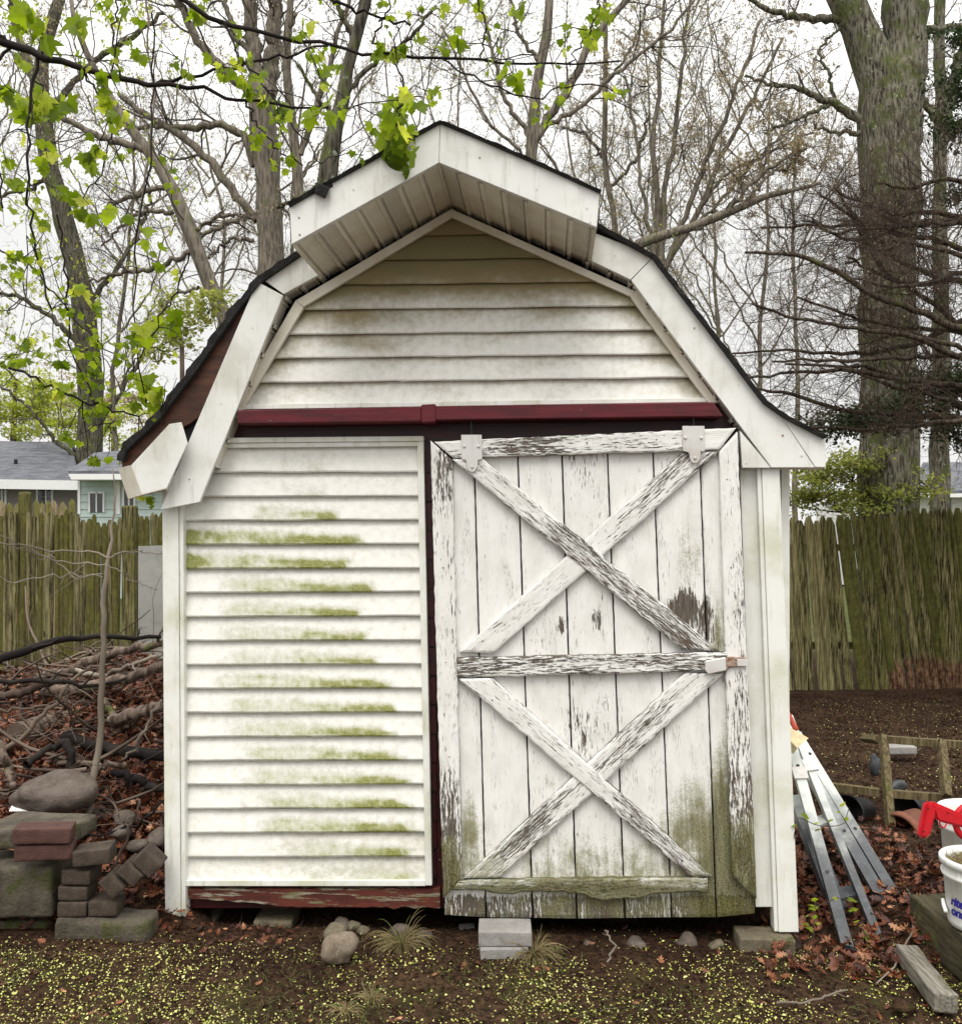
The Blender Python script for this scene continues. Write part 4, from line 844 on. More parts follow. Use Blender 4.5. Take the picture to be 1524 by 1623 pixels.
for k, (px, Y, sz, lab, rz) in enumerate([((800, 1478), 3.36, (.19, .12, .052), 'long grey paver on top of the small stack under the door', -.02), ((797, 1504), 3.345, (.17, .12, .05), 'lower grey paver supporting the long one under the door', .06), ((740, 1477), 3.62, (.06, .06, .04), 'broken grey paver piece in the dark left of the stack', .1)]):
    put('grey_paver', 'brickg', px, Y, sz, lab, 'paver', 'grey pavers under the door', rot=(0, 0, rz), bev=.003, amp=.001, seed=60 + k)
put('floor_block', 'rocky', (1210, 1490), 3.42, (.20, .12, .055), 'mossy concrete block under the right end of the shed', 'block', rot=(0, .02, -.07), bev=.006, amp=.004, seed=70)
put('floor_block', 'conc', (312, 1461), 3.70, (.16, .2, .04), 'dark concrete block under the left end of the shed', 'block', bev=.006, amp=.004, seed=71)
put('floor_block', 'rocky', (440, 1459), 3.72, (.15, .2, .07), 'yellowish stone block in the shadow under the sill beam', 'block', bev=.01, amp=.01, seed=72)
put('floor_block', 'brick', (985, 1472), 3.72, (.14, .09, .06), 'red brick in the shadow beneath the middle of the door', 'brick', bev=.005, amp=.002, seed=73)
def tuft(px, label, h=.13, n=190, seed=0, sp=.05):
    r = np.random.default_rng(seed); c = G(px[0], px[1], .0); c[2] = gz(c[0], c[1]); a = r.uniform(0, 2 * np.pi, n); rr = r.uniform(0, .022, n); o = c + np.stack([np.cos(a) * rr, np.sin(a) * rr, np.zeros(n)], 1)
    d = np.stack([np.cos(a) * r.uniform(.2, 1.1, n), np.sin(a) * r.uniform(.2, 1.1, n), np.ones(n)], 1); d /= np.linalg.norm(d, axis=1, keepdims=True); L = r.uniform(.5, 1.4, n) * h
    g = Geo(); Pp, Rr = walk(o, d, L, np.full(n, .0026), 8, r, .10, -.26, .15); tubes(g, Pp, Rr, 3, rnd=r.uniform(0, 1, n)); return tag(g.build('grass_tuft', MT['straw'], smooth=True), label, 'grass tuft')
tuft((636, 1500), 'half-dry grass tuft before the sill, right of the fist-sized stone', .12, seed=1); tuft((846, 1515), 'half-dry grass tuft spilling right of the grey pavers', .11, seed=2)
tuft((548, 1610), 'short green grass tuft at the lower edge left of centre', .06, 60, 4); tuft((590, 1590), 'sparse green grass tuft low centre of the bare earth', .06, 60, 5)
g = Geo(); r = np.random.default_rng(12); n = 4200; y = r.uniform(2.6, 3.3, n); x = r.uniform(-.55, .55, n) * y; keep = np.array([mn.noise(Vector((a * 2.5, b * 3, 8))) > .05 for a, b in zip(x, y)]); x, y = x[keep], y[keep]; n = len(x)
o_ = np.array([(a, b, gz(a, b)) for a, b in zip(x, y)]); d_ = np.stack([r.normal(0, .7, n), r.normal(0, .7, n), np.ones(n)], 1); d_ /= np.linalg.norm(d_, axis=1, keepdims=True); Pp, Rr = walk(o_, d_, r.uniform(.01, .035, n), np.full(n, .0012), 4, r, .15, -.15, .2); tubes(g, Pp, Rr, 3, rnd=r.uniform(0, .8, n)); tag(g.build('sparse_grass', MT['grass']), 'sparse short grass blades on the bare earth', 'grass', kind='stuff')
r = np.random.default_rng(77); g = Geo(); n = 260; y = r.uniform(2.4, 3.6, n); x = r.uniform(-.7, .7, n) * y; y[:60] = r.uniform(4, 8.5, 60); x[:60] = r.uniform(.34, .6, 60) * y[:60]
o_ = np.array([(a, b, gz(a, b) + .006) for a, b in zip(x, y)]); d_ = r.normal(0, 1, (n, 3)) * (1, 1, .08); d_ /= np.linalg.norm(d_, axis=1, keepdims=True); Pp, Rr = walk(o_, d_, .02 + .11 * r.random(n) ** 2, r.uniform(.0008, .0022, n), 6, r, .2); Pp[..., 2] = np.maximum(Pp[..., 2], o_[:, None, 2] - .002); tubes(g, Pp, Rr, 4); tag(g.build('twig_litter', MT['stick']), 'tiny broken twigs strewn over the bare earth', 'twigs', kind='stuff')
for px, lab in (([(990, 1532, 3.3, 2), (1030, 1522, 3.3, 2.2), (1060, 1526, 3.35, 2), (1100, 1508, 3.4, 1.5)], 'pale bent twig on the earth in front of the door'), ([(1230, 1590, 2.95, 2), (1280, 1588, 2.95, 2), (1340, 1570, 3, 1.8)], 'long thin root-like twig on the earth at the lower right'), ([(960, 1530, 3.25, 2), (975, 1500, 3.3, 1.8), (958, 1475, 3.35, 1.4)], 'small upright curled twig beneath the door')):
    stick('twig', px, lab, 'twig', 'pale', twigs=2, jit=.004, group='twigs on the bare earth')
# ================================================================== SMALL THINGS, RIGHT
def seg(a, b): return np.array(b) - np.array(a)
lad = thing('step_ladder', 'weathered aluminium step ladder folded and leaning low against the right side of the shed', 'ladder', tuple(G(1380, 1500, .0)))
def rail(name, A, B, wid, thick, wdir, mat, par, bev=.003):
    A, B = np.array(A), np.array(B); T = B - A; L = np.linalg.norm(T); T /= L; wd = np.array(wdir, float); wd -= T * wd.dot(T); wd /= np.linalg.norm(wd); N = np.cross(T, wd)
    g = Geo()   # channel section
    def slab(c, sw, st):
        p = [A + wd * (c[0] + sx * sw / 2) + N * (c[1] + sy * st / 2) for sx, sy in ((-1, -1), (1, -1), (1, 1), (-1, 1))]; g.prism(p, T * L)
    slab((0, 0), wid, .004); slab((-wid / 2 + .002, thick / 2), .004, thick); slab((wid / 2 - .002, thick / 2), .004, thick)
    o = g.build(name, mat, par, recalc=True); return o, A, T, L, wd, N
ends = [((1345, 1508), 3.36, (1262, 1208), 4.02, .042, .028), ((1398, 1500), 3.42, (1275, 1195), 4.1, .030, .028)]
ra = []
for (fu, Yf, tu, Yt, wd_, th_) in ends:
    A, B = P(*fu, Yf), P(*tu, Yt); B2 = B + (B - A) * .25; ra.append(rail('rail', A, B2, wd_, th_, (1, .25, .35), MT['alum'], lad))
# wide fly rail with a seam down the middle
A, B = P(1424, 1452, 3.62), P(1270, 1190, 4.3); B2 = B + (B - A) * .12
ra.append(rail('rail', A - np.array((.022, 0, 0)), B2 - np.array((.018, 0, 0)), .048, .03, (1, .2, .3), MT['alum'], lad)); ra.append(rail('rail', A + np.array((.028, -.002, .012)), B2 + np.array((.022, -.002, .008)), .040, .03, (1, .2, .3), MT['alum'], lad))
A, B = P(1330, 1440, 3.7), P(1262, 1260, 4.0); ra.append(rail('rail', A, B, .07, .03, (1, .3, .2), MT['alum'], lad))
g = Geo()
for (ri, fr_) in ((0, .30), (0, .78), (2, .42), (2, .86), (3, .42), (3, .86)):
    o, A, T, L, wd, N = ra[ri]; c = A + T * L * fr_ - N * .0025 * (1 if N[1] > 0 else -1)
    g.prism([c + (wd * math.cos(t) * .008 + T * math.sin(t) * .008) for t in np.arange(10) * math.pi / 5], N * .001 * (-1 if N[1] > 0 else 1)); g.build('bolt_hole', MT['black'], lad, recalc=True); g = Geo()
for k, (ri, rj, f_) in enumerate([(0, 1, .2), (0, 1, .5), (0, 1, .8)]):
    a = ra[ri]; b = ra[rj]; p = a[1] + a[2] * a[3] * f_ + a[5] * .02; q = b[1] + b[2] * b[3] * f_ + b[5] * .02
    g = Geo(); g.prism([p, q, q + (0, .07, .01), p + (0, .07, .01)], (0, 0, -.012)); g.build('tread', MT['alum'], lad, recalc=True)
for ri in (0, 1):
    o, A, T, L, wd, N = ra[ri]; g = Geo(); box(g, A - T * .005 + (0, 0, -.005), (.05, .035, .05), (0, .25, 0), .006); g.build('rubber_foot', MT['black'], lad)
g = Geo(); 
for ri in (0, 1): o, A, T, L, wd, N = ra[ri]; c = A + T * L * .74; g.prism([c - wd * .029 - T * .03, c + wd * .029 - T * .03, c + wd * .029 + T * .03, c - wd * .029 + T * .03], -N * .012 if N[1] > 0 else N * .012)
g.build('bracket', MT['hinge'], lad, recalc=True)
g = Geo(); g.prism([P(1246, 1150, 4.0), P(1281, 1170, 4.0), P(1263, 1186, 3.92), P(1243, 1165, 3.92)], (0, .02, -.008)); g.prism([P(1243, 1163, 3.92), P(1263, 1187, 3.92), P(1257, 1195, 3.95), P(1240, 1180, 3.95)], (0, .02, 0))
tag(g.build('yellowed_board', MT['cream'], recalc=True), 'yellowed white board end lying on top of the ladder by the corner post', 'board')
g = Geo(); q = smooth_path(np.array([P(1236, 1110, 4.1), P(1250, 1135, 4.08), P(1262, 1158, 4.05)]), 8); tubes(g, q, [[.012] * 8], 10); tag(g.build('orange_tube', MT['orange'], smooth=True), 'orange plastic tube behind the right corner post above the ladder', 'tube')
# old window-like wooden frame
tr = thing('wooden_frame', 'open frame of mossy square timbers standing askew in the bed by the right edge', 'frame', tuple(P(1420, 1330, 4.75)))
def bar(name, a, b, w_, par, mat):
    A, B = np.array(a), np.array(b); T = B - A; n1 = np.cross(T, (0, 1, 0)); n1 /= np.linalg.norm(n1); n2 = np.cross(T, n1); n2 /= np.linalg.norm(n2)
    g = Geo(); g.prism([A + n1 * x * w_ / 2 + n2 * y * w_ / 2 for x, y in ((-1, -1), (1, -1), (1, 1), (-1, 1))], T); return g.build(name, mat, par, recalc=True)
for nm, a, b in (('upright', P(1399, 1166, 4.78), P(1413, 1338, 4.45)), ('upright', P(1491, 1174, 4.7), P(1500, 1262, 4.5)), ('top_bar', P(1406, 1172, 4.75), P(1600, 1186, 4.65)), ('lower_bar', P(1310, 1246, 4.72), P(1393, 1256, 4.62)), ('lower_bar', P(1413, 1258, 4.6), P(1492, 1264, 4.58)), ('top_bar', P(1368, 1170, 5.3), P(1392, 1172, 4.82))):
    bar(nm, a, b, .036, tr, MT['timber'])
# dark pots
pt = thing('plant_pot', 'black plastic plant pot lying on its side behind the wooden frame', 'plant pot', tuple(P(1370, 1290, 4.6)))
def lathe(name, prof, mat, par, ax=(0, 0, 1), org=(0, 0, 0), n=40, smooth=True, ang=(0, 2 * math.pi), wall=True):
    ax = np.array(ax, float); ax /= np.linalg.norm(ax); a1 = np.cross(ax, (0.13, 1, .02)); a1 /= np.linalg.norm(a1); a2 = np.cross(ax, a1); V = []
    for r, h in prof:
        for j in range(n): t = 2 * math.pi * j / n; V.append(np.array(org) + ax * h + (a1 * math.cos(t) + a2 * math.sin(t)) * r)
    k = len(prof); Fc = [[i * n + j, i * n + (j + 1) % n, (i + 1) * n + (j + 1) % n, (i + 1) * n + j] for i in range(k - 1) for j in range(n)]
    g = Geo(); g.add(V, Fc); o = g.build(name, mat, par, smooth=smooth, recalc=True); return o
o_ = P(1345, 1288, 4.7); lathe('pot_wall', [(.0, .15), (.06, .15), (.085, 0), (.09, 0), (.09, -.015), (.083, -.015), (.056, .14), (.0, .14)], MT['black'], pt, (.8, .6, -.1), o_, 24)
pt = thing('plant_pot', 'black plastic plant pot tipped over right of the frame upright', 'plant pot', tuple(P(1440, 1290, 4.6)))
lathe('pot_wall', [(.0, .15), (.07, .15), (.095, 0), (.1, 0), (.1, -.015), (.09, -.015), (.06, .14), (.0, .14)], MT['black'], pt, (.9, .4, .1), P(1440, 1288, 4.75), 24)
pt = thing('plant_pot', 'terracotta pot lying broken beneath the lower bar of the frame', 'plant pot', tuple(P(1385, 1300, 4.5)))
lathe('pot_wall', [(.0, .14), (.062, .14), (.085, .02), (.095, .02), (.095, -.02), (.085, -.02), (.06, .13), (.0, .13)], MT['clay'], pt, (.75, .5, .2), P(1430, 1318, 4.5), 24)
for k, (u, v, Y, s, lab) in enumerate([(1386, 1215, 5.4, (.06, .05, .15), 'crumpled grey plastic sheet lying left of the frame upright'), (1420, 1246, 5.3, (.12, .08, .06), 'grey plastic lump inside the wooden frame')]):
    tag(rock('plastic_sheet', tuple(P(u, v, Y)), s, MT['bag'], 80 + k, .3, sub=3), lab, 'plastic sheet')
put('paver', 'brickg', (1423, 1187), 6.2, (.2, .12, .05), 'flat grey paver half sunk in the mulch behind the frame', 'paver', seed=90)
stick('fallen_branch', [(1355, 1338, 4.3, 5), (1400, 1342, 4.25, 6), (1450, 1345, 4.2, 5), (1500, 1350, 4.2, 4)], 'rough grey stick lying in the leaves below the wooden frame', 'branch', 'log')
def pail(name, label, c, r, h, straw=False):
    t = thing(name, label, 'pail', tuple(c)); c = np.array(c)
    lathe('pail_wall', [(0, .004), (r * .84, .004), (r * .86, .02), (r * .95, h * .72), (r * 1.0, h * .72 + .003), (r * 1.02, h * .78), (r * .975, h * .80), (r * .985, h * .90), (r * 1.05, h * .905), (r * 1.06, h * .985), (r * 1.04, h), (r * .95, h), (r * .94, h * .9), (r * .8, .02), (0, .02)], MT['pail'], t, (0, 0, 1), c, 72)
    return t
c1 = P(1560, 1375, 3.16); c1[2] = .168; b1 = pail('plastic_pail', 'white plastic pail in front, filled with dried grass and printed in blue', c1, .134, .232)
c2 = P(1549, 1285, 3.60); c2[2] = .155; b2 = pail('plastic_pail', 'white plastic pail behind, empty, under the red plastic handle', c2, .137, .285)
b1['group'] = b2['group'] = 'white pails at the right edge'
r = np.random.default_rng(5); n = 900; a = r.uniform(0, 2 * np.pi, n); rr = .122 * np.sqrt(r.uniform(0, 1, n)); o_ = c1 + np.stack([np.cos(a) * rr, np.sin(a) * rr, .195 + .02 * r.random(n)], 1); d_ = r.normal(0, 1, (n, 3)) * (1, 1, .25); d_ /= np.linalg.norm(d_, axis=1, keepdims=True)
g = Geo(); Pp, Rr = walk(o_, d_, r.uniform(.02, .07, n), np.full(n, .0014), 5, r, .2); q = Pp - c1; L_ = np.linalg.norm(q[..., :2], axis=2, keepdims=True); Pp[..., :2] = (c1 + q * np.minimum(1, .120 / np.maximum(L_, 1e-6)))[..., :2]
tubes(g, Pp, Rr, 3, rnd=r.uniform(0, 1, n)); g.prism([c1 + (math.cos(t) * .12, math.sin(t) * .12, .18) for t in np.arange(24) * math.pi / 12], (0, 0, .015)); tag(g.build('dried_grass', MT['straw']), 'dried grass clippings filling the front pail', 'dried grass', kind='stuff')
# blue lettering wrapped on the pail
def letters(txt, org, r, h, th0, size, par, z):
    cu = bpy.data.curves.new('letters', 'FONT'); cu.body = txt; cu.size = size; cu.extrude = 0.0; cu.offset = .0016; cu.space_character = .92; cu.shear = .25; cu.resolution_u = 3
    o = bpy.data.objects.new('tmp', cu); C.objects.link(o); bpy.context.view_layer.update(); me = bpy.data.meshes.new_from_object(o.evaluated_get(bpy.context.evaluated_depsgraph_get())); bpy.data.objects.remove(o)
    b = bmesh.new(); b.from_mesh(me); bmesh.ops.subdivide_edges(b, edges=b.edges[:], cuts=1)
    xm = max(v.co.x for v in b.verts)
    for v in b.verts:
        x, y = v.co.x - xm, v.co.y; zz = z + y; rad = r * (.86 + (.95 - .86) * min(1, zz / (h * .72))) + .0016; t = th0 + x / rad
        v.co = Vector((org[0] + rad * math.cos(t), org[1] + rad * math.sin(t), org[2] + zz)) - wloc(par)
    me.clear_geometry(); b.to_mesh(me); b.free(); me.materials.clear(); me.materials.append(MT['blue']); me.name = 'lettering'
    q = bpy.data.objects.new('lettering', me); C.objects.link(q); q.parent = par
letters('rite', c1, .134, .232, R_(213), .043, b1, .082); letters('ons', c1, .134, .232, R_(214), .043, b1, .048)
g = Geo(); t0 = R_(160); pc = lambda t, z, k=1.0: c1 + (.128 * k * math.cos(t), .128 * k * math.sin(t), z); tubes(g, [pc(t0 - .1, .07), pc(t0 + .12, .06), pc(t0 + .3, .052, 1.02), pc(t0 + .36, .05, 1.04)], [[.006, .007, .007, .006]], 8); g.build('bail_grip', MT['pail'], b1, smooth=True)
# red tool
rt = thing('hand_tool', 'red plastic pistol-grip tool with a round ring, lying across the rim of the rear pail', 'tool', tuple(P(1500, 1290, 3.42)))
def redplate(name, px, Y, th, bev=.004):
    b = bmesh.new(); off = np.array(wloc(rt)); pts = [P(u, v, Y) - off for u, v in px]; vs = [b.verts.new(p) for p in pts] + [b.verts.new(p + (0, th, 0)) for p in pts]; n = len(pts); b.faces.new(vs[:n]); b.faces.new(vs[n:][::-1])
    for i in range(n): b.faces.new((vs[i], vs[i + n], vs[(i + 1) % n + n], vs[(i + 1) % n]))
    bmesh.ops.recalc_face_normals(b, faces=b.faces); bmesh.ops.bevel(b, geom=b.edges[:], offset=bev, segments=2, affect='EDGES')
    me = bpy.data.meshes.new(name); b.to_mesh(me); b.free(); me.materials.append(MT['redp']); o = bpy.data.objects.new(name, me); C.objects.link(o); o.parent = rt; return o
redplate('grip', [(1468, 1272), (1476, 1271), (1488, 1280), (1483, 1296), (1474, 1329), (1456, 1329), (1461, 1305)], 3.38, .034, .010)
redplate('barrel', [(1475, 1271), (1490, 1276), (1530, 1294), (1560, 1302), (1560, 1324), (1530, 1314), (1488, 1303), (1482, 1298)], 3.385, .030, .009)
g = Geo(); q = smooth_path(np.array([P(1487, 1296, 3.39), P(1490, 1310, 3.39), P(1496, 1314, 3.39), P(1500, 1305, 3.39)]), 8); tubes(g, q, [[.003] * 8], 6)
g.build('trigger', MT['redp'], rt, smooth=True)
g = Geo(); cc = P(1541, 1303, 3.41); q = np.array([cc + (.064 * math.cos(t), 0, .064 * math.sin(t)) for t in np.linspace(0, 2 * math.pi, 33)]); tubes(g, q, [[.012] * 33], 8); g.build('ring', MT['redp'], rt, smooth=True)
g = Geo()
for u, v in ((1470, 1282), (1463, 1318), (1502, 1289)):
    g = Geo(); g.prism([P(u, v, 3.378) + (math.cos(t) * .0035, 0, math.sin(t) * .0035) for t in np.arange(8) * math.pi / 4], (0, -.001, 0)); g.build('screw_hole', MT['black'], rt, recalc=True)
# timbers at the lower right
tb = G(1530, 1560, 0); 
o = subdiv_box((1.82, 3.27, .078), (.42, .42, .166), (0, 0, .02), .012, .006, 10, 'landscape_timber', MT['timber3'], None, 91, 6); tag(o, 'mossy landscape timber at the right edge carrying the front white pail', 'timber')
A, B = np.array((1.44, 2.98, .03)), np.array((1.60, 3.62, .05)); B = np.array((*G(1440, 1508, .05)[:2], .035)); A = np.array((*G(1494, 1578, .05)[:2], .035)); T = B - A; ang = math.atan2(T[1], T[0])
o = subdiv_box(tuple((A + B) / 2), (np.linalg.norm(T[:2]) + .05, .072, .06), (0, 0, ang), .006, .005, 12, 'grey_timber', MT['timber2'], None, 92, 6); tag(o, 'short weathered grey timber lying in the leaves at the lower right corner', 'timber')
tag(rock('stone', tuple(G(1432, 1592, .02)), (.075, .06, .035), MT['dirt'], 93, .2, sub=3), 'small brown clod of earth at the lower right beside the grey timber', 'stone')
stick('fallen_branch', [(1388, 1560, 3.1, 1.3), (1420, 1530, 3.2, 1.4), (1447, 1470, 3.4, 1.4), (1449, 1430, 3.6, 1.4), (1425, 1395, 3.8, 1.2)], 'thin pale curving vine looping beside the ladder foot', 'vine', 'pale', k=20, jit=.003)
# seedlings by the ladder
def seedling(px, label, seed=0):
    r = np.random.default_rng(seed); t = thing('seedling', label, 'seedling', tuple(P(*px[0][:3])), 'seedlings by the ladder'); pts = np.array([(*P(u, v, Y), .0016) for u, v, Y in px]); q = smooth_path(pts, 12, .002); g = Geo(); tubes(g, q[:, :3], q[None, :, 3], 4)
    gl = Geo(); n = 9; i = np.linspace(3, 11, n).astype(int); X, Y, Z = rotm(n, r, .6); T, Fm = maple(.2, .3); scatter(gl, T, Fm, q[i, :3] + r.normal(0, .012, (n, 3)), r.uniform(.014, .028, n), X, Y, Z, rnd=r.uniform(.3, 1, n)); g.build('stem', MT['stick'], t); gl.build('leaves', MT['leaf'], t)
seedling([(1290, 1440, 3.4), (1300, 1432, 3.4), (1340, 1420, 3.4), (1365, 1470, 3.4), (1380, 1500, 3.4)], 'small green seedling sprawling between the ladder feet', 1)
seedling([(1258, 1330, 3.4), (1262, 1290, 3.42), (1290, 1310, 3.42), (1340, 1310, 3.42), (1345, 1280, 3.45)], 'thin green seedling crossing the ladder at mid height', 2)
seedling([(1286, 1500, 3.35), (1290, 1460, 3.35), (1292, 1430, 3.35)], 'upright green seedling against the right corner post', 3)
#PART4
# ================================================================== FENCES
def fence(name, label, a, b, ztop, zbot, wid, mat, seed=0, lean=0.0, topshape='point', gap=.1, rotf=None, jit=.03, th=.02, wj=.3):
    t = thing(name, label, 'fence', (*a, 0)); r = np.random.default_rng(seed); a = np.array(a); b = np.array(b); L = np.linalg.norm(b - a); T = (b - a) / L; N = np.array((T[1], -T[0])); N = N if N[1] < 0 else -N
    T3 = np.array((*T, 0)); N3 = np.array((*N, 0)); g = Geo(); s = 0
    while s < L:
        w_ = wid * (1 + r.uniform(-wj, wj)); zt = ztop(s / L) + r.normal(0, jit); zb = zbot(s / L) - .05; ln = (lean(s / L) if callable(lean) else lean) + r.normal(0, .008); w_ *= 1.06; off = r.normal(0, .009); o = np.array((*(a + T * (s + w_ / 2)), 0)) + N3 * off
        hs = np.linspace(0, 1, 9); hs[-1] = 1; cx = np.array([-1, -.75, -.35, .35, .75, 1]) * w_ / 2; cn = np.array([-.3, .55, 1, 1, .55, -.3]) * th * .5; V = []; Hh = []; Rt = []
        for h in list(hs[:-1]) + [.985, 1.0]:
            z = zb + (zt - zb) * (h if h < .98 else 1) ; tip = 1.0
            if h >= .98:
                if h < .99: z = zt - w_ * .75
                else: tip = .22 if topshape == 'point' else .45
            elif h > .87: z = min(z, zt - w_ * .9)
            for x, n_ in zip(cx, cn):
                wob = mn.noise(Vector((s * 9, z * 2.2, x * 8))) * .004
                V.append(o + T3 * (x * tip + ln * (zt - z) + wob) + N3 * (n_ + wob) + (0, 0, z)); Hh.append(h); Rt.append(rotf(s / L, z) if rotf else 0)
        nr = 10; i = np.arange(nr - 1)[:, None] * 6 + np.arange(5)[None]
        g.add(V, np.stack([i, i + 1, i + 7, i + 6], -1).reshape(-1, 4), rnd=r.uniform(0, 1), h=np.array(Hh), rot=np.array(Rt)); s += w_ * (1 + (r.uniform(-.2, gap)))
    g.build('pickets', mat, t, smooth=False)
    g = Geo()
    for zz in (.35, 1.35):
        p = [(*(a - N * .05), zz), (*(b - N * .05), zz), (*(b - N * .09), zz), (*(a - N * .09), zz)]; g.prism([np.array(q) for q in p], (0, 0, .07), rnd=.5)
    g.build('rails', mat, t, recalc=True); return t
xy = lambda u, Y: tuple(P(u, 0, Y)[:2])
zv = lambda v, Y: H - (v - V0) * Y / F
fl = fence('stockade_fence', 'mossy green stockade fence of narrow split pickets left of the shed', xy(-800, 7.3), xy(208, 7.7), lambda s: zv(pw(-800 + 1008 * s, [(-800, 795), (-260, 800), (0, 812), (110, 815), (208, 826)]), 7.55), lambda s: .05, .043, MT['fence'], 1, 0.0, 'flat', .0, jit=.02)
g = Geo(); box(g, P(206, 960, 7.55) * (1, 1, 0) + (0, 0, .82), (.11, .10, 1.86), bev=.02, rnd=.45, h=.5); g.build('post', MT['fence'], fl)
g = Geo(); box(g, P(40, 960, 7.72) * (1, 1, 0) + (0, 0, .98), (.09, .08, 1.78), bev=.02, rnd=.45, h=.5); g.build('post', MT['fence'], fl)
fence('stockade_fence', 'short darker run of stockade fence between the corner post and the left fence end', xy(205, 8.8), xy(420, 8.8), lambda s: zv(815, 8.8), lambda s: zv(858, 8.8), .055, MT['fence'], 2, gap=.0, jit=.02)
fence('picket_fence', 'sun bleached tan picket fence seen over the left stockade fence', xy(-200, 10.5), xy(118, 10.5), lambda s: zv(794, 10.5), lambda s: .2, .075, MT['fence2'], 3, jit=.03, gap=.25)
g = Geo(); g.prism([P(206, 866, 8.7), P(330, 862, 8.7), P(330, 1120, 8.7), P(204, 1120, 8.7)], (0, .03, 0)); tag(g.build('weathered_sheet', MT['tarp'], recalc=True), 'plain grey weathered panel standing below the short dark fence run', 'panel')
UR = lambda s: float(np.interp(s, [0, .5, 1], [430, (430 + 2100) / 2, 2100]))
fence('stockade_fence', 'tall dark mossy stockade fence right of the shed with a rotten orange foot', xy(430, 9.2), xy(2100, 9.55), lambda s: zv(pw(UR(s), [(430, 815), (1120, 812), (1240, 818), (1380, 815), (1460, 808), (1524, 800), (1700, 795), (2100, 790)]), 9.4), lambda s: -.12, .082, MT['fencer'], 4, lambda s: .06 + .11 * math.exp(-((UR(s) - 1390) / 115) ** 2), 'round', .02,
      rotf=lambda s, z: pw(UR(s), [(1240, .1), (1330, .16), (1365, .50), (1400, .7), (1440, .55), (1524, .6), (1700, .2)]) * sstep(.42, .2, z) * 1.3 + .25 * sstep(.1, 0, z), jit=.02, th=.035)
# ================================================================== HOUSES
def quadw(g, pts, ext): g.prism([np.array(p) for p in pts], ext)
def house_left():
    Y = 24.; t = thing('house', 'low taupe house with a big grey shingled roof behind the left fence', 'house', (*xy(0, Y), 0)); x0, x1 = xy(-260, Y)[0], xy(122, Y)[0]; ze = zv(765, Y); 
    g = Geo(); quadw(g, [(x0, Y, 0), (x1, Y, 0), (x1, Y, ze), (x0, Y, ze)], (0, 7, 0)); 
    for k in range(12): z = 1.2 + k * .12; quadw(g, [(x0, Y - .012, z), (x1, Y - .012, z), (x1, Y - .0, z + .115), (x0, Y - .0, z + .115)], (0, .004, 0))
    g.build('wall', MT['wallb'], t, recalc=True)
    a = [P(-270, 762, Y - .5), P(127, 768, Y - .5), P(112, 706, Y + 3.5) , P(-270, 700, Y + 3.5)]; g = Geo(); g.prism(a, (0, 0, .1)); b = [a[2], a[3], a[3] + (0, 4, -1.6), a[2] + (0, 4, -1.6)]; g.prism(b, (0, 0, .1)); rf = g.build('roof', MT['roofg'], t, recalc=True)
    g = Geo(); quadw(g, [a[0] + (0, -.03, -.14), a[1] + (0, -.03, -.14), a[1] + (0, -.03, .1), a[0] + (0, -.03, .1)], (0, .03, 0)); g.build('gutter', MT['wtrim'], t, recalc=True)
    g = Geo(); tubes(g, [P(25, 745, Y + 1), P(25, 728, Y + 1)], [[.05, .05]], 8); g.build('vent_pipe', MT['black'], rf)
    for u0, u1, v0, v1 in ((57, 84, 769, 800), (-8, 10, 770, 800)):
        g = Geo()
        for q in ((u0, u0 + 3, v0, v1), (u1 - 3, u1, v0, v1), ((u0 + u1) / 2 + 1, (u0 + u1) / 2 + 3, v0, v1), (u0 + 3, u1 - 3, v0, v0 + 3)): g.prism([P(q[0], q[2], Y - .03), P(q[1], q[2], Y - .03), P(q[1], q[3], Y - .03), P(q[0], q[3], Y - .03)], (0, .06, 0))
        w_ = g.build('window', MT['wtrim'], t, recalc=True); g = Geo(); g.prism([P(u0 + 3, v0 + 3, Y - .01), P(u1 - 3, v0 + 3, Y - .01), P(u1 - 3, v1, Y - .01), P(u0 + 3, v1, Y - .01)], (0, .02, 0)); g.build('pane', MT['glass'], w_, recalc=True)
house_left()
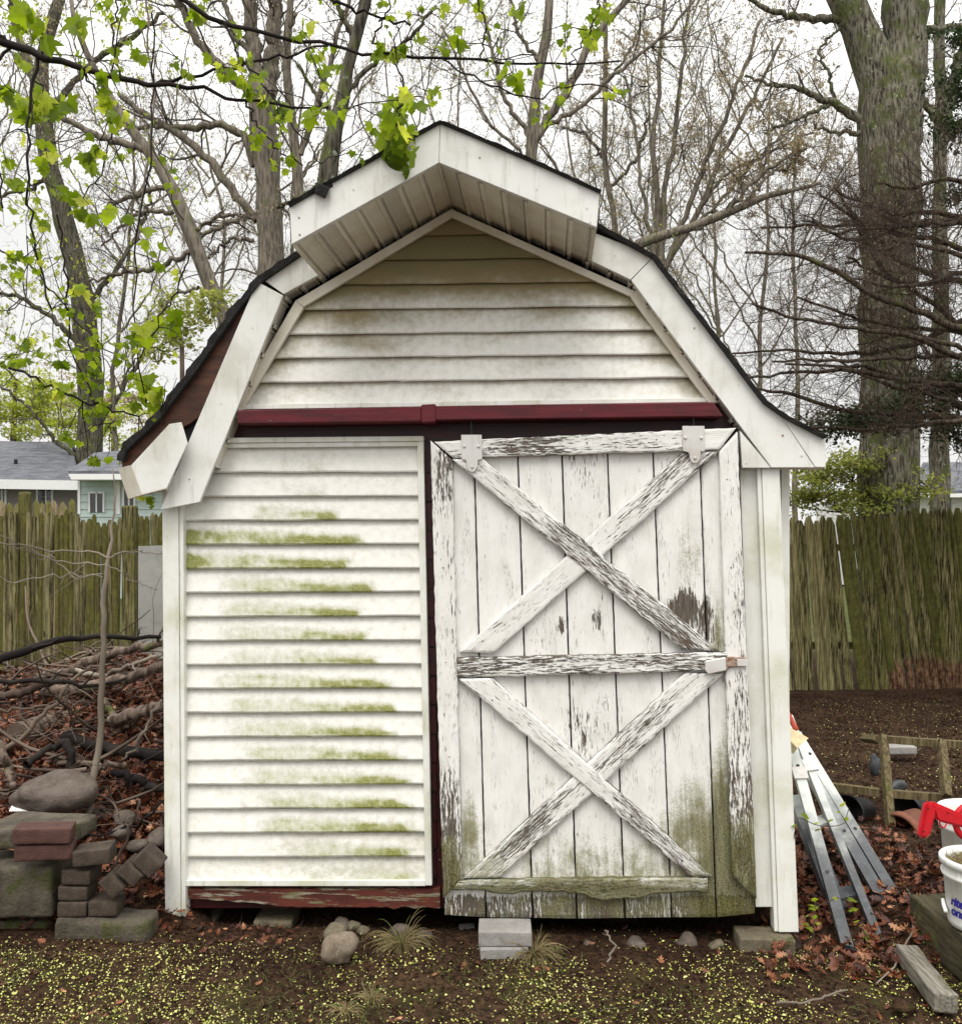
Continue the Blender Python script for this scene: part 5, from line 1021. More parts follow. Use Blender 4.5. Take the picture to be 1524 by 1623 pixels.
def house_blue():
    Y = 21.; t = thing('house', 'pale blue house with white eaves behind the left fence, beside the hanging eave box', 'house', (*xy(180, Y), 0)); 
    g = Geo(); x0, x1 = xy(124, Y)[0], xy(420, Y)[0]; quadw(g, [(x0, Y, 0), (x1, Y, 0), (x1, Y, zv(757, Y)), (x0, Y, zv(757, Y))], (0, 6, 0))
    for k in range(5): z = zv(808 - k * 12, Y); quadw(g, [(x0, Y - .02, z - .16), (x1, Y - .02, z - .16), (x1, Y - .002, z), (x0, Y - .002, z)], (0, .004, 0))
    g.build('wall', MT['wallc'], t, recalc=True)
    a = [P(108, 752, Y - .5), P(430, 752, Y - .5), P(430, 700, Y + 3), P(150, 722, Y + 3)]; g = Geo(); g.prism(a, (0, 0, .08)); g.build('roof', MT['roofg'], t, recalc=True)
    g = Geo(); g.prism([P(108, 751, Y - .55), P(430, 751, Y - .55), P(430, 760, Y - .55), P(113, 760, Y - .55)], (0, .5, 0)); g.prism([P(123, 757, Y - .04), P(127, 757, Y - .04), P(127, 815, Y - .04), P(123, 815, Y - .04)], (0, .04, 0)); g.prism([P(184, 757, Y - .04), P(190, 757, Y - .04), P(190, 815, Y - .04), P(184, 815, Y - .04)], (0, .04, 0)); g.build('eave_trim', MT['wtrim'], t, recalc=True)
    for u0, u1, v0, v1 in ((140, 165, 779, 812), (194, 214, 772, 812)):
        g = Geo()
        for q in ((u0, u0 + 2.5, v0, v1), (u1 - 2.5, u1, v0, v1), ((u0 + u1) / 2 - 1, (u0 + u1) / 2 + 1, v0, v1), (u0 + 2, u1 - 2, v0, v0 + 3)): g.prism([P(q[0], q[2], Y - .06), P(q[1], q[2], Y - .06), P(q[1], q[3], Y - .06), P(q[0], q[3], Y - .06)], (0, .06, 0))
        w_ = g.build('window', MT['wtrim'], t, recalc=True); g = Geo(); g.prism([P(u0 + 2, v0 + 3, Y - .03), P(u1 - 2, v0 + 3, Y - .03), P(u1 - 2, v1, Y - .03), P(u0 + 2, v1, Y - .03)], (0, .02, 0)); g.build('pane', MT['glass'], w_, recalc=True)
house_blue()
def house_right():
    Y = 24.; t = thing('house', 'white house with grey roof behind the right fence at the right edge', 'house', (*xy(1520, Y), 0)); g = Geo(); x0, x1 = xy(1448, Y)[0], xy(1760, Y)[0]; quadw(g, [(x0, Y, 0), (x1, Y, 0), (x1, Y, zv(782, Y)), (x0, Y, zv(782, Y))], (0, 7, 0)); g.build('wall', MT['wtrim'], t, recalc=True)
    a = [P(1440, 784, Y - .5), P(1770, 784, Y - .5), P(1770, 735, Y + 3), P(1462, 738, Y + 3)]; g = Geo(); g.prism(a, (0, 0, .1)); g.build('roof', MT['roofg'], t, recalc=True)
    g = Geo(); g.prism([P(1440, 782, Y - .55), P(1770, 782, Y - .55), P(1770, 788, Y - .55), P(1442, 788, Y - .55)], (0, .5, 0)); g.build('eave_trim', MT['wtrim'], t, recalc=True)
    g = Geo(); g.prism([P(1499, 791, Y - .03), P(1507, 791, Y - .03), P(1507, 815, Y - .03), P(1499, 815, Y - .03)], (0, .04, 0)); g.build('window', MT['glass'], t, recalc=True)
house_right()
# ================================================================== TREES
def tree(name, label, Y, limbs, mat, seed, levels=(7, 6, 5), lens=(.9, .55, .5), up=.02, twig='twig', buds=0, budmat='bud', budsz=.02, cat='tree', wander=.22, group=None, sides=9, first=None, jit=.012, lenabs=None, dens=None, cap=.008, leafpts=None):
    """limbs: list of [(u, v, radius_px[, Y])...]; finer branches grow off them"""
    rng = np.random.default_rng(seed); t = thing(name, label, cat, (*P(limbs[0][0][0], 0, Y)[:2], 0), group); g = Geo(); gt = Geo(); K = 24; PP = []; RR = []
    for li_, L_ in enumerate(limbs):
        pts = np.array([(*P(p[0], p[1], p[3] if len(p) > 3 else Y), p[2] * (p[3] if len(p) > 3 else Y) / F) for p in L_])
        if li_ == 0 and pts[0, 2] > 0: pts = np.vstack([[pts[0, 0], pts[0, 1], -.15, pts[0, 3] * 1.15], pts])
        q = smooth_path(pts, K, jit * Y / 10, rng); PP.append(q[:, :3]); RR.append(q[:, 3])
    PP = np.array(PP); RR = np.array(RR); 
    for p, r_ in zip(PP, RR):
        tubes(g, p, (r_ * (1 + .06 * rng.normal(0, 1, K)))[None] if r_.max() > .05 else r_[None], sides)
    g.build('trunk', MT[mat], t, smooth=True)
    LL = np.linalg.norm(PP[:, 0] - PP[:, -1], axis=1); tips = []
    cp, cl, cr = PP, np.minimum(LL, .34 * Y) if lenabs is None else np.full(len(LL), lenabs), np.minimum(RR, RR.max())
    for li, m in enumerate(tuple(levels) + ((2,) if len(levels) == 3 and name not in ('bare_larch', 'bare_tree') else ())):
        tm = .25 if li == 0 else .15
        o, d, l, r_, _ = children(cp, cl, cr, m, rng, tm, (.45, 1.25), (tuple(lens) + (.5,))[li], .5)
        r_ = np.clip(r_, .0013 * Y / 8, cap * Y / 8 * (.8, .42, .24, .2)[li]); d[:, 2] += .15; 
        cp, cr = walk(o, d, l, r_, (8, 6, 5, 4)[li], rng, wander, up, .25 if li < 2 else .4); cl = l
        tubes(gt, cp, cr, 5 if li == 0 else 3); tips.append(cp)
    cr_ = gt.build('crown', MT[twig], t, smooth=True)
    if buds:
        E = tips[-1].reshape(-1, 3); E = E[rng.integers(0, len(E), buds)] + rng.normal(0, .015, (buds, 3)); X, Y_, Z = rotm(buds, rng, 1.2); gb = Geo(); T = np.array([(0, 0, 0), (.3, .5, .06), (0, 1.1, 0), (-.3, .5, .06)])
        scatter(gb, T, [[0, 1, 2, 3]], E, rng.uniform(.6, 1.3, buds) * budsz, X, Y_, Z, rnd=rng.uniform(0, 1, buds)); tag(gb.build('buds' if budsz < .035 else 'foliage', MT[budmat], t), kind='stuff')
    return t, tips
tree('maple_tree', 'dark-barked maple with leafing twigs rising behind the left fence', 26., [[(142, 830, 24), (140, 740, 22), (143, 650, 20), (148, 600, 19), (140, 520, 18), (122, 430, 17), (98, 330, 16), (74, 240, 14), (62, 160, 12), (66, 80, 10), (100, -20, 8)], [(62, 160, 7), (40, 90, 6), (20, 20, 5), (5, -40, 4)], [(75, 175, 6), (110, 140, 5), (150, 95, 5), (205, 60, 4), (260, 20, 3)], [(85, 270, 4), (50, 300, 3), (0, 310, 2), (-40, 330, 2)],
   [(135, 480, 5), (175, 440, 4), (215, 380, 3), (240, 300, 2.5)], [(140, 560, 5), (80, 500, 4), (30, 470, 3), (-30, 460, 2)], [(143, 690, 4), (180, 640, 3.5), (230, 560, 3), (260, 480, 2)], [(140, 740, 4), (90, 700, 3), (50, 650, 2.5), (0, 610, 2)]], 'bark1', 11, (8, 6, 5), (.8, .6, .5), buds=2600, budmat='leafy', budsz=.13)
tree('leaning_tree', 'smooth grey tree leaning left behind the shed roof', 8.2, [[(420, 640, 13), (370, 520, 12), (345, 478, 12), (318, 430, 11.5), (294, 350, 11), (272, 285, 10.5), (243, 238, 10), (205, 210, 8), (170, 165, 6.5), (150, 115, 5), (120, 50, 4), (110, -20, 3)], [(243, 238, 6.5), (190, 226, 6), (140, 208, 5), (100, 188, 4.5), (60, 160, 3)],
   [(262, 295, 4.5), (215, 308, 4), (180, 322, 3), (150, 350, 2)], [(275, 335, 4), (235, 335, 3.5), (200, 350, 2.5), (160, 390, 1.5)], [(300, 400, 4.5), (255, 424, 4), (215, 430, 3.5), (140, 445, 2)], [(300, 372, 3.5), (330, 350, 3), (370, 338, 3), (400, 345, 2)], [(315, 455, 3), (270, 470, 2.5), (240, 520, 2)]], 'bark2', 12, (8, 6, 5), (.75, .55, .5), buds=900)
tree('beech_tree', 'thick straight smooth grey trunk standing left of the shed peak', 11., [[(432, 660, 23), (430, 430, 22), (424, 300, 21), (417, 190, 21), (413, 130, 21)], [(410, 150, 13), (400, 60, 11), (392, -40, 10)], [(425, 150, 13), (433, 60, 12), (438, -40, 11)], [(408, 348, 7), (368, 300, 7), (325, 248, 6.5), (275, 205, 6), (230, 182, 5), (190, 150, 4)],
   [(398, 148, 8), (350, 105, 7.5), (318, 72, 7), (290, 20, 6), (270, -40, 5)], [(404, 262, 7), (388, 215, 6.5), (350, 196, 6), (300, 203, 5), (240, 200, 4), (210, 202, 3)], [(404, 340, 4), (370, 350, 4), (330, 368, 3.5), (300, 378, 2)], [(402, 380, 3.5), (370, 375, 3), (330, 410, 2)], [(410, 90, 5), (370, 60, 4.5), (355, 0, 4), (350, -40, 3)]], 'bark2', 13, (8, 6, 5), (.62, .55, .5), buds=1200, cap=.014)
tree('slender_tree', 'slender grey tree immediately right of the thick straight trunk', 10.2, [[(495, 600, 9), (476, 320, 8.5), (466, 240, 8), (457, 130, 7.5), (456, 60, 6), (462, -30, 5)], [(476, 245, 5), (494, 190, 5), (520, 110, 4), (540, 40, 3.5), (560, -30, 3)], [(462, 150, 4), (445, 80, 3.5), (470, 20, 3)], [(470, 320, 3), (520, 300, 2.5), (560, 270, 2)]], 'bark2', 14, (8, 6, 5), (.65, .55, .5), buds=600)
tree('mossy_tree', 'lichen-spotted tree with crooked trunk just left of the shed peak', 9.2, [[(512, 520, 17), (512, 300, 15), (523, 240, 14), (538, 170, 12.5), (552, 110, 11), (570, 40, 10), (588, -40, 9)], [(515, 275, 5), (497, 300, 5), (465, 318, 4), (440, 330, 3)], [(545, 150, 5), (580, 110, 4), (640, 70, 3), (690, 10, 2.5)], [(535, 190, 4), (500, 150, 3), (470, 100, 2.5)], [(565, 60, 5), (540, 20, 4), (520, -30, 3)]], 'bark1', 15, (8, 6, 5), (.65, .55, .5), buds=500)
tree('forked_tree', 'grey tree forking above the right slope of the peak', 11., [[(835, 500, 12), (838, 240, 10), (848, 160, 9), (862, 60, 8), (870, -40, 7)], [(838, 235, 7), (868, 190, 7), (905, 130, 6.5), (940, 60, 6), (990, 0, 5), (1020, -40, 4)], [(868, 195, 4), (920, 170, 3.5), (980, 110, 3), (1050, 60, 2.5), (1100, 0, 2)], [(840, 220, 4), (800, 160, 3.5), (780, 80, 3), (760, 0, 2.5)], [(855, 100, 3.5), (820, 50, 3), (805, -20, 2)], [(838, 250, 3), (780, 200, 2.5), (740, 130, 2), (700, 40, 2)]], 'bark2', 16, (8, 6, 5), (.7, .55, .5), buds=1500, budmat='leafy', budsz=.025)
tree('thin_tree', 'thin pale tree between the shed peak and the many-stemmed tree', 13., [[(985, 700, 6), (975, 340, 5), (952, 240, 4.5), (962, 120, 4), (955, 0, 3), (960, -40, 3)], [(955, 250, 3), (925, 210, 2.5), (890, 200, 2)], [(965, 300, 3), (1010, 250, 2.5), (1030, 180, 2)], [(962, 130, 2.5), (1000, 80, 2), (1030, 0, 2)]], 'bark2', 17, (9, 6, 5), (.7, .55, .5), twig='twighaze', buds=1000)
tree('multi_stem_tree', 'many-stemmed bare tree above the right shoulder of the roof', 12.5, [[(1055, 700, 8.6), (1052, 430, 7.2), (1040, 330, 5.0), (1032, 230, 4.3), (1042, 130, 3.6), (1050, 20, 2.9), (1060, -40, 2.2)], [(1050, 420, 5.0), (1052, 300, 4.3), (1070, 230, 4.0), (1078, 130, 3.2), (1090, 30, 2.5), (1100, -40, 2.2)], [(1052, 430, 5.0), (1085, 340, 4.3), (1118, 260, 4.0), (1150, 180, 3.2), (1180, 110, 2.9), (1205, 30, 2.2)], [(1056, 420, 5.0), (1090, 370, 4.7), (1120, 300, 4.3), (1150, 230, 3.6), (1195, 150, 2.9), (1240, 60, 2.2)],
   [(1048, 440, 5.0), (1030, 380, 3.6), (1018, 300, 2.9), (1005, 200, 2.5), (990, 120, 2.2)], [(1060, 400, 2.9), (1130, 330, 2.5), (1200, 250, 2.2), (1260, 200, 1.4)], [(1062, 410, 2.9), (1140, 280, 2.5), (1220, 240, 2.2), (1290, 210, 1.4)]], 'bark2', 18, (10, 7, 5), (.7, .55, .5), twig='twighaze', buds=12000, budsz=.035)
tree('bent_limb_tree', 'grey tree sending one long bowed limb right over the roof shoulder', 10.5, [[(955, 700, 9), (965, 450, 9), (990, 400, 8), (1015, 378, 7.5), (1050, 370, 7), (1090, 366, 7), (1130, 350, 6.5), (1175, 325, 6), (1215, 308, 5), (1250, 300, 4), (1300, 290, 2.5)], [(1100, 362, 4), (1150, 335, 4), (1190, 290, 3.5), (1225, 262, 3), (1275, 235, 2)], [(1180, 322, 3), (1215, 280, 2.5), (1260, 255, 2)]], 'bark2', 19, (8, 6, 5), (.5, .55, .5), buds=2600, budsz=.03)
tree('big_oak', 'massive mossy furrowed trunk forking at the top right, behind the fence', 10.8, [[(1408, 1080, 50), (1408, 810, 46), (1408, 600, 43), (1408, 430, 41), (1411, 260, 42), (1406, 190, 46), (1392, 120, 30), (1372, 70, 29), (1345, 20, 27), (1318, -50, 26)], [(1413, 300, 38), (1422, 160, 38), (1432, 90, 34), (1432, 20, 33), (1430, -60, 33)],
   [(1370, 196, 7), (1345, 178, 7), (1318, 160, 6), (1290, 152, 5), (1262, 136, 4), (1225, 135, 3), (1180, 120, 2)], [(1318, 162, 3.5), (1280, 182, 3), (1240, 198, 2.5), (1210, 212, 1.5)], [(1330, 30, 7), (1290, 28, 6), (1250, 25, 5), (1215, 15, 4), (1180, -5, 3)], [(1372, 210, 5), (1330, 212, 3), (1290, 202, 2)], [(1460, 50, 7), (1490, 45, 6), (1530, 44, 6), (1600, 30, 5)], [(1322, 155, 3), (1310, 110, 2.5), (1295, 80, 2), (1330, 45, 2)], [(1455, 150, 4), (1475, 180, 3.5), (1490, 160, 3)]], 'bark3', 20, (7, 6, 5), (.38, .6, .5), buds=700, sides=16, jit=.010, cap=.010)
tree('right_tree', 'mossy tree just right of the massive forked trunk', 12.5, [[(1490, 800, 15), (1490, 400, 12), (1488, 200, 10), (1488, 100, 9), (1492, -40, 8)], [(1490, 240, 9), (1508, 150, 9), (1524, 90, 9), (1560, 0, 8)], [(1480, 190, 4), (1462, 150, 3), (1455, 130, 2)]], 'bark3', 21, (6, 6, 5), (.5, .55, .5), buds=500)
# low sweeping shrub with bare reddish twigs
bs = []
for k, L_ in enumerate([[(1620, 560, 6), (1524, 520, 6), (1460, 495, 5.5), (1400, 475, 5), (1345, 445, 4.5), (1290, 410, 4), (1240, 398, 3), (1180, 400, 2)], [(1620, 640, 6), (1520, 610, 5), (1430, 600, 4.5), (1340, 585, 3.5), (1260, 590, 2.5), (1180, 600, 2)], [(1620, 420, 5), (1540, 400, 5), (1480, 380, 4), (1420, 370, 3.5), (1340, 380, 2.5), (1280, 350, 2)], [(1620, 500, 5), (1540, 450, 5), (1480, 440, 4), (1420, 410, 3.5), (1350, 340, 3), (1300, 310, 2)],
    [(1620, 700, 6), (1500, 660, 5), (1420, 660, 4), (1330, 650, 3.5), (1250, 625, 3), (1200, 615, 2)], [(1620, 590, 5), (1500, 560, 4.5), (1430, 530, 4), (1350, 520, 3), (1250, 500, 2.5), (1190, 480, 2)], [(1640, 330, 5), (1560, 300, 4), (1500, 280, 3.5), (1440, 300, 3), (1390, 290, 2)], [(1620, 360, 5), (1524, 345, 5), (1470, 335, 4), (1420, 340, 3), (1370, 320, 2)], [(1660, 620, 5), (1560, 560, 5), (1480, 480, 4), (1400, 430, 3.5), (1330, 300, 2.5)], [(1640, 470, 5), (1540, 500, 5), (1440, 550, 4), (1340, 560, 3), (1230, 555, 2), (1160, 560, 1.5)]]): bs.append([(u, v, r_, 7.0 + .25 * (k % 5)) for u, v, r_ in L_])
_r = random.Random(5)
for k in range(13):
    v0 = _r.uniform(330, 690); v1 = v0 + _r.uniform(-90, 20); u1 = _r.uniform(1200, 1400); sag = _r.uniform(-30, 30)
    bs.append([(1640, v0 + _r.uniform(-20, 60), 4.5, 6.6 + _r.random() * 2), (1524, v0, 4, 6.6 + _r.random() * 2), ((1524 + u1) / 2, (v0 + v1) / 2 - sag, 3, 7 + _r.random()), (u1, v1, 1.6, 7 + _r.random())])
tree('bare_larch', 'dense reddish bare-twigged larch sweeping in from the right edge before the big trunk', 7.6, [[(1700, 900, 30, 7.6), (1695, 400, 24, 7.6), (1690, 0, 16, 7.6)]] + bs, 'barkd', 22, (16, 8, 6), (.5, .5, .5), up=.0, twig='twigr', wander=.24, buds=2500, budsz=.014, lenabs=2.5, cap=.0055)
def needles(name, label, Y, spots, n, mat, sz, seed, spread=(.25, .25, .12), T=None, trunk=None, cat='tree', tw='stick', tilt=.8, branch=True):
    rng = np.random.default_rng(seed); t = thing(name, label, cat, (*P(spots[0][0], 0, Y)[:2], 0)); g = Geo(); gt = Geo()
    T = np.array([(0, 0, 0), (.28, .5, .05), (0, 1.1, -.1), (-.28, .5, .05)]) if T is None else T
    if trunk and P(trunk[0][0], trunk[0][1], Y)[2] > 0: trunk = [(trunk[0][0], V0 + 1.6 * F / Y, trunk[0][2] * 1.2)] + list(trunk)
    if trunk: q = smooth_path(np.array([(*P(u, v, Y), r_ * Y / F) for u, v, r_ in trunk]), 14, .01, rng); tubes(gt, q[:, :3], q[None, :, 3], 8)
    org = P(*(trunk[len(trunk) // 2][:2]), Y) if trunk else P(spots[0][0], spots[0][1] + 60, Y)
    for (u, v, ru, rv, w_) in spots:
        m = int(n * w_); c = P(u, v, Y); sx, sz_ = ru * Y / F, rv * Y / F
        nb = max(6, m // 60); d = rng.normal(0, 1, (nb, 3)); d[:, 2] *= .5; cen = c + rng.normal(0, .45, (nb, 3)) * (sx, min(sx, .8), sz_)
        sub_ = rng.integers(0, nb, m); p = cen[sub_] + rng.normal(0, 1, (m, 3)) * np.array((.16, .16, .07)) * max(.5, min(sx, 1.2)); X, Yv, Z = rotm(m, rng, tilt); scatter(g, T, [[0, 1, 2, 3]], p, rng.uniform(.6, 1.4, m) * sz, X, Yv, Z, rnd=rng.uniform(0, 1, m))
        if branch: P_, R_2 = walk(np.repeat(c[None], nb, 0) + (0, 0, -sz_ * .6), (cen - c + (0, 0, sz_ * .6)) / (np.linalg.norm(cen - c + (0, 0, sz_ * .6), axis=1, keepdims=True) + 1e-6), np.linalg.norm(cen - c, axis=1) + sz_ * .5, np.full(nb, .0045 * Y / 8), 6, rng, .15); tubes(gt, P_, R_2, 4)
    gt.build('trunk', MT[tw], t, smooth=True); g.build('crown', MT[mat], t); return t
needles('hemlock', 'dark evergreen with drooping sprays at the right edge above the white house', 8.8, [(1500, 610, 60, 30, .3), (1440, 650, 60, 22, .22), (1350, 668, 70, 20, .18), (1520, 680, 60, 30, .2), (1540, 130, 40, 40, .14), (1512, 200, 30, 35, .1), (1520, 60, 30, 20, .06), (1290, 680, 50, 14, .08), (1524, 300, 30, 25, .05)], 9000, 'hem', .042, 31, trunk=[(1580, 900, 14), (1575, 500, 12), (1570, 100, 8), (1565, -20, 5)])
needles('leafy_shrub', 'loose light green shrub rising over the fence right of the shed eave', 10.6, [(1290, 770, 60, 40, .4), (1350, 740, 50, 40, .25), (1250, 720, 40, 30, .15), (1420, 775, 60, 35, .25), (1330, 800, 90, 20, .25), (1470, 760, 40, 20, .08)], 4200, 'bush', .05, 32, cat='shrub')
needles('green_tree', 'hazy yellow green spring tree on the horizon above the grey roof at the left', 34., [(20, 640, 80, 60, .5), (100, 670, 70, 40, .25), (-60, 620, 60, 80, .3), (190, 670, 50, 40, .1)], 9000, 'leafy', .13, 33, trunk=[(20, 830, 6), (20, 700, 5), (25, 600, 3)], branch=False)
needles('pink_tree', 'distant brownish budding tree between the left maple and the shed roof', 38., [(180, 640, 70, 60, .5), (90, 620, 60, 50, .25), (240, 680, 40, 40, .2)], 6000, 'bud', .11, 34, trunk=[(180, 830, 5), (180, 700, 4), (175, 600, 2)], branch=False)
needles('budding_shrub', 'reddish budding shrub behind the left slope of the roof', 6.8, [(285, 505, 55, 45, .6), (330, 480, 30, 30, .3), (250, 560, 30, 30, .2)], 900, 'bush', .045, 35, trunk=[(300, 800, 5), (290, 600, 4), (280, 500, 3)], cat='shrub')
# far bare trees closing the view
for k, (u, Y, vt) in enumerate([(-60, 22, 60), (190, 26, 120), (330, 24, 90), (620, 24, 60), (740, 28, 40), (1200, 27, 60), (1020, 23, 40), (480, 25, 30), (900, 26, 80), (1140, 25, 110), (1260, 24, 130), (1480, 26, 60)]):
    r_ = random.Random(k); L_ = [[(u, 860, 4.5), (u + r_.uniform(-15, 15), 600, 3.5), (u + r_.uniform(-30, 30), 350, 2.5), (u + r_.uniform(-40, 40), vt, 1)]]
    for j in range(7): v = r_.uniform(250, 640); s = r_.choice((-1, 1)); L_.append([(u + r_.uniform(-5, 5), v, 1.8), (u + s * r_.uniform(25, 50), v - 60, 1.5), (u + s * r_.uniform(60, 110), v - r_.uniform(120, 200), 1.1), (u + s * r_.uniform(70, 160), v - r_.uniform(200, 330), .7)])
    nm = ['far left edge', 'left of the leaning tree', 'behind the leaning tree', 'behind the left of the peak', 'straight behind the peak', 'behind the bowed limb', 'behind the thin pale tree', 'behind the thick straight trunk', 'behind the right slope of the peak', 'behind the many-stemmed tree', 'between the many-stemmed tree and the big trunk', 'behind the far right tree'][k]
    tree('bare_tree', 'distant bare grey tree, ' + nm, Y, L_, 'bark2', 60 + k, (8, 7, 6), (.5, .5, .5), twig='twighaze', group='distant bare trees', buds=2500, budsz=.06, sides=5, cap=.0045)
# ================================================================== OVERHANGING MAPLE BRANCHES
MAP = [maple(f, d) for f, d in ((.25, .5), (.55, 1.0), (.1, .3), (.8, .6))]
def overhang(label, limbs, clumps, Y0, seed, mat='wet', sub=3, sz=1.0, small=0):
    rng = np.random.default_rng(seed); sz = .86; t = thing('overhanging_branch', label, 'branch', tuple(P(limbs[0][0][0], limbs[0][0][1], Y0)), 'maple branches hanging into the view'); g = Geo(); K = 22; PP = []; RR = []
    for L_ in limbs:
        q = smooth_path(np.array([(*P(p[0], p[1], p[3] if len(p) > 3 else Y0), p[2] * Y0 / F) for p in L_]), K, .006, rng); PP.append(q[:, :3]); RR.append(q[:, 3]); tubes(g, q[:, :3], q[None, :, 3], 7)
    PP = np.array(PP); RR = np.array(RR); LL = np.linalg.norm(PP[:, 0] - PP[:, -1], axis=1)
    o, d, l, r_, _ = children(PP, LL, RR, sub, rng, .1, (.4, 1.1), .3, .45); r_ = np.clip(r_, .0011, .003); cp, cr = walk(o, d, np.clip(l, .1, .6), r_, 8, rng, .2, -.04); tubes(g, cp, cr, 4)
    allp = np.vstack([PP.reshape(-1, 3), cp.reshape(-1, 3)])
    gl = Geo(); tw = []
    def leafset(c, n, s, spread):
        for k in range(4):
            m = rng.multinomial(n, [.25] * 4)[k] if n > 3 else (n if k == rng.integers(0, 4) else 0)
            if m == 0: continue
            p = c + rng.normal(0, spread, (m, 3)); dn = np.stack([rng.normal(0, .5, m), rng.normal(0, .5, m), -np.ones(m)], 1); dn /= np.linalg.norm(dn, axis=1, keepdims=True); a = rng.uniform(0, 2 * np.pi, m); nr = np.stack([np.cos(a), np.sin(a), np.full(m, .5)], 1); X = np.cross(dn, nr); X /= np.linalg.norm(X, axis=1, keepdims=True); Z = np.cross(X, dn)
            scatter(gl, *MAP[k], p, s * rng.uniform(.6, 1.15, m), X, dn, Z, rnd=rng.uniform(0, 1, m))
    for (u, v, s, n) in clumps:
        Yc = Y0 + rng.normal(0, .15); c = P(u, v - s * .35, Yc); q = allp[np.argmin(np.linalg.norm(allp - c, axis=1))]
        mid = (c + q) / 2 + (rng.normal(0, .02), 0, .02 + .03 * abs(c[0] - q[0])); tw.append(smooth_path(np.array([q, mid, c]), 6, .004, rng)); leafset(c, n, s * Yc / F * .70, s * Yc / F * .30)
    if tw: tubes(g, np.array(tw), np.tile(np.linspace(.0022, .0011, 6), (len(tw), 1)), 4)
    if small:
        E = cp.reshape(-1, 3)[rng.integers(0, cp.shape[0] * cp.shape[1], small)]
        for c in E: leafset(c, int(rng.integers(1, 4)), rng.uniform(.014, .032), .022)
    g.build('wood', MT[mat], t, smooth=True); gl.build('leaves', MT['leaf'], t)
overhang('black wet maple branch sweeping from the upper left edge to beyond the thick straight trunk',
  [[(-60, 50, 7), (0, 66, 6.5), (60, 88, 6), (120, 106, 5), (180, 122, 4.5), (245, 135, 4), (310, 142, 3), (390, 160, 2.5), (460, 168, 2), (520, 170, 1.6)], [(245, 134, 3), (300, 120, 2.5), (380, 105, 2.2), (460, 88, 2), (520, 72, 1.6)], [(60, 88, 3), (45, 200, 2), (42, 300, 2), (60, 400, 1.8), (82, 490, 1.6)], [(390, 160, 2), (410, 200, 1.5), (440, 235, 1.4), (480, 262, 1.2)], [(190, 120, 2), (180, 60, 1.6), (190, 0, 1.4), (195, -40, 1.4)], [(-30, 40, 4), (15, 60, 3), (-5, 120, 2), (-10, 220, 1.6), (5, 330, 1.3)], [(120, 106, 2), (160, 150, 1.6), (180, 220, 1.3), (150, 290, 1.1)]],
  [(75, 62, 42, 4), (40, 62, 34, 2), (118, 52, 40, 3), (25, 100, 32, 3), (8, 108, 30, 3), (60, 175, 40, 5), (30, 190, 32, 3), (85, 180, 38, 3), (10, 160, 30, 3), (130, 115, 26, 3), (160, 130, 30, 4), (168, 165, 26, 3), (190, 190, 26, 4), (205, 205, 22, 3), (210, 25, 26, 4), (195, 75, 24, 5), (220, 90, 22, 5), (60, 240, 28, 5), (75, 260, 26, 5), (130, 250, 28, 5), (140, 270, 26, 4), (10, 270, 34, 3), (22, 300, 24, 2), (130, 330, 28, 5), (145, 345, 28, 4), (180, 335, 32, 3), (90, 305, 20, 3), (70, 360, 20, 5), (240, 395, 30, 3), (245, 410, 26, 2), (65, 410, 16, 2), (86, 415, 16, 2), (60, 440, 18, 3), (130, 470, 26, 5), (145, 500, 24, 4), (85, 550, 22, 5), (30, 545, 24, 2), (20, 575, 20, 3), (400, 150, 24, 4), (440, 165, 26, 4), (460, 190, 22, 4), (370, 60, 20, 3), (340, 105, 22, 3), (310, 25, 28, 4), (330, 40, 26, 3), (390, 60, 24, 3), (480, 45, 26, 4)], 3.2, 101, small=120)
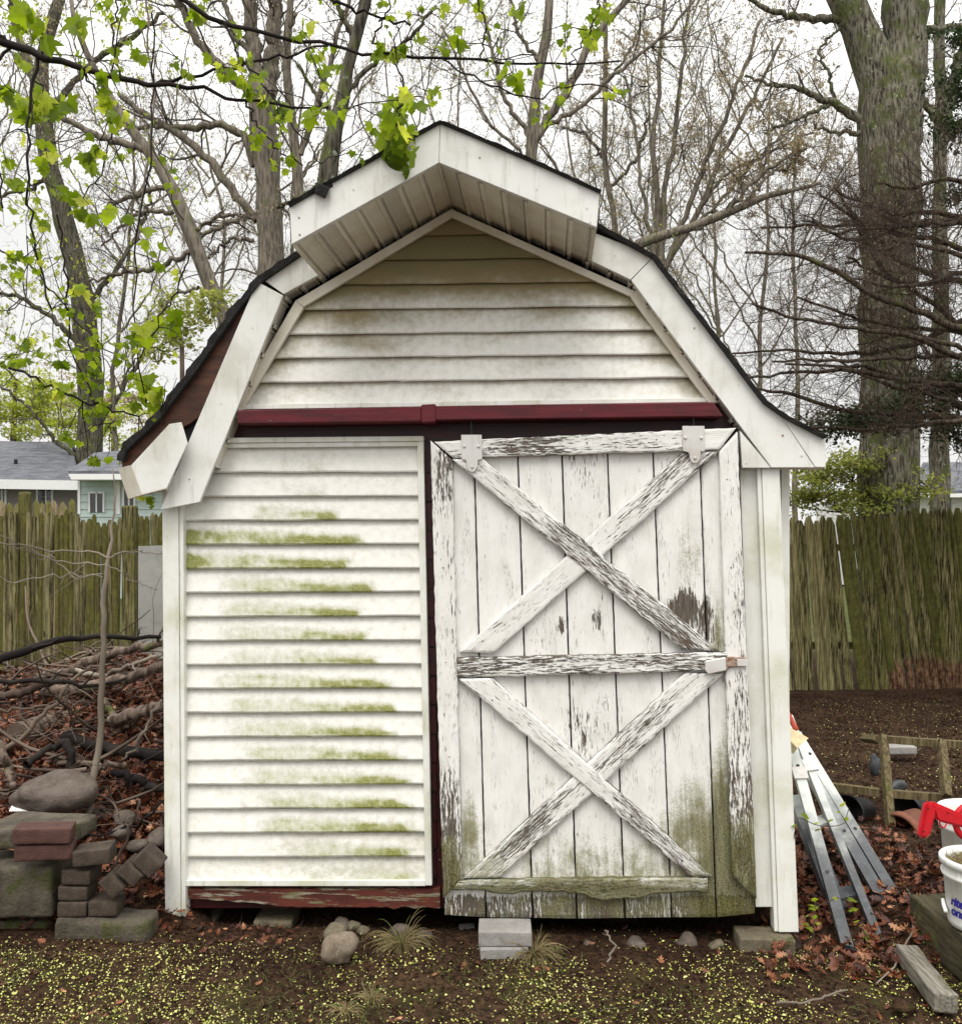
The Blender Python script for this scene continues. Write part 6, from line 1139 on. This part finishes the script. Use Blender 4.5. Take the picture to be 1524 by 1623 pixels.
overhang('maple branch crossing the sky above the shed peak with limp bright leaf clumps',
  [[(230, -30, 4), (290, 0, 4), (352, 32, 3.8), (420, 52, 3.2), (510, 72, 2.8), (600, 84, 2.4), (700, 92, 2.2), (800, 97, 2), (900, 100, 1.6), (985, 96, 1.3)], [(352, 32, 2), (380, 90, 1.6), (430, 150, 1.4), (480, 220, 1.2), (510, 260, 1)], [(470, -40, 3), (540, 8, 2.6), (600, 25, 2), (650, 40, 1.6)], [(620, 84, 1.6), (640, 130, 1.3), (628, 200, 1.2)], [(700, 92, 1.5), (760, 130, 1.4), (840, 160, 1.3), (940, 130, 1.1), (985, 150, 1)], [(590, 70, 1.5), (610, 20, 1.4), (640, -40, 1.4)], [(900, 100, 1.3), (940, 40, 1.3), (960, -40, 1.3)], [(760, 95, 1.4), (770, 40, 1.3), (740, -40, 1.3)]],
  [(622, 228, 50, 4), (645, 236, 46, 4), (638, 262, 26, 2), (575, 255, 24, 2), (655, 175, 34, 4), (640, 160, 30, 4), (600, 205, 22, 3), (618, 182, 20, 2), (520, 185, 30, 4), (495, 190, 30, 3), (540, 180, 24, 3), (550, 235, 24, 3), (635, 90, 26, 4), (620, 110, 26, 4), (600, 85, 22, 3), (720, 65, 26, 4), (700, 80, 22, 3), (745, 75, 24, 3), (690, 155, 22, 4), (670, 160, 22, 3), (755, 125, 22, 3), (790, 125, 24, 4), (820, 130, 24, 3), (785, 150, 20, 3), (850, 170, 22, 3), (880, 170, 22, 3), (900, 165, 26, 4), (870, 195, 18, 2), (820, 25, 28, 4), (840, 15, 24, 3), (850, 60, 22, 3), (935, 50, 24, 4), (950, 55, 20, 3), (960, 20, 22, 3), (985, 150, 20, 2), (965, 150, 18, 2), (560, 10, 24, 3), (590, 15, 20, 3), (650, 30, 20, 2), (760, 15, 22, 3), (910, 130, 18, 3), (660, 60, 18, 3), (350, 130, 22, 3), (700, 15, 22, 3)], 3.0, 102, small=110)
overhang('fine leafy maple spray dangling over the left eave and grey roof',
  [[(-40, 560, 2.5), (40, 590, 2.2), (90, 620, 2), (150, 640, 1.8), (220, 660, 1.4)], [(90, 340, 1.6), (105, 450, 1.6), (115, 560, 1.4), (150, 640, 1.2)], [(240, 20, 1.4), (243, 150, 1.4), (238, 260, 1.4), (214, 380, 1.4), (212, 470, 1.2), (218, 560, 1.2), (232, 640, 1)], [(300, 400, 1.3), (275, 470, 1.3), (235, 540, 1.2), (200, 600, 1)], [(-30, 380, 1.6), (50, 420, 1.4), (110, 500, 1.2), (180, 560, 1)]],
  [(235, 535, 38, 2), (225, 545, 34, 2), (270, 515, 34, 3), (285, 540, 28, 2), (232, 620, 34, 3), (245, 635, 30, 3), (233, 680, 36, 2), (210, 640, 24, 3), (190, 575, 18, 3), (200, 555, 16, 2), (100, 620, 22, 5), (85, 630, 20, 4), (120, 640, 20, 4), (130, 600, 18, 4), (150, 575, 20, 5), (120, 560, 18, 4), (95, 580, 18, 3), (15, 580, 28, 2), (35, 578, 20, 2), (105, 695, 18, 4), (120, 705, 18, 4), (150, 735, 18, 5), (170, 730, 16, 4), (140, 745, 14, 3), (190, 735, 14, 2), (195, 680, 20, 3), (160, 650, 16, 3), (275, 570, 16, 2), (280, 605, 18, 3), (265, 610, 18, 3), (245, 800, 16, 3), (225, 790, 16, 3), (280, 440, 14, 3), (145, 660, 16, 4), (170, 620, 16, 4), (60, 560, 16, 3)], 3.6, 103, small=90)
stick('dangling_vine', [(228, -40, 3.9, 1.6), (236, 60, 3.9, 1.6), (243, 140, 3.9, 1.6), (240, 230, 3.9, 1.5), (220, 330, 3.9, 1.4), (212, 440, 3.9, 1.3), (210, 560, 3.9, 1)], 'long thin grey vine dangling straight down left of the shed roof', 'vine', 'pale', k=26, jit=.004)
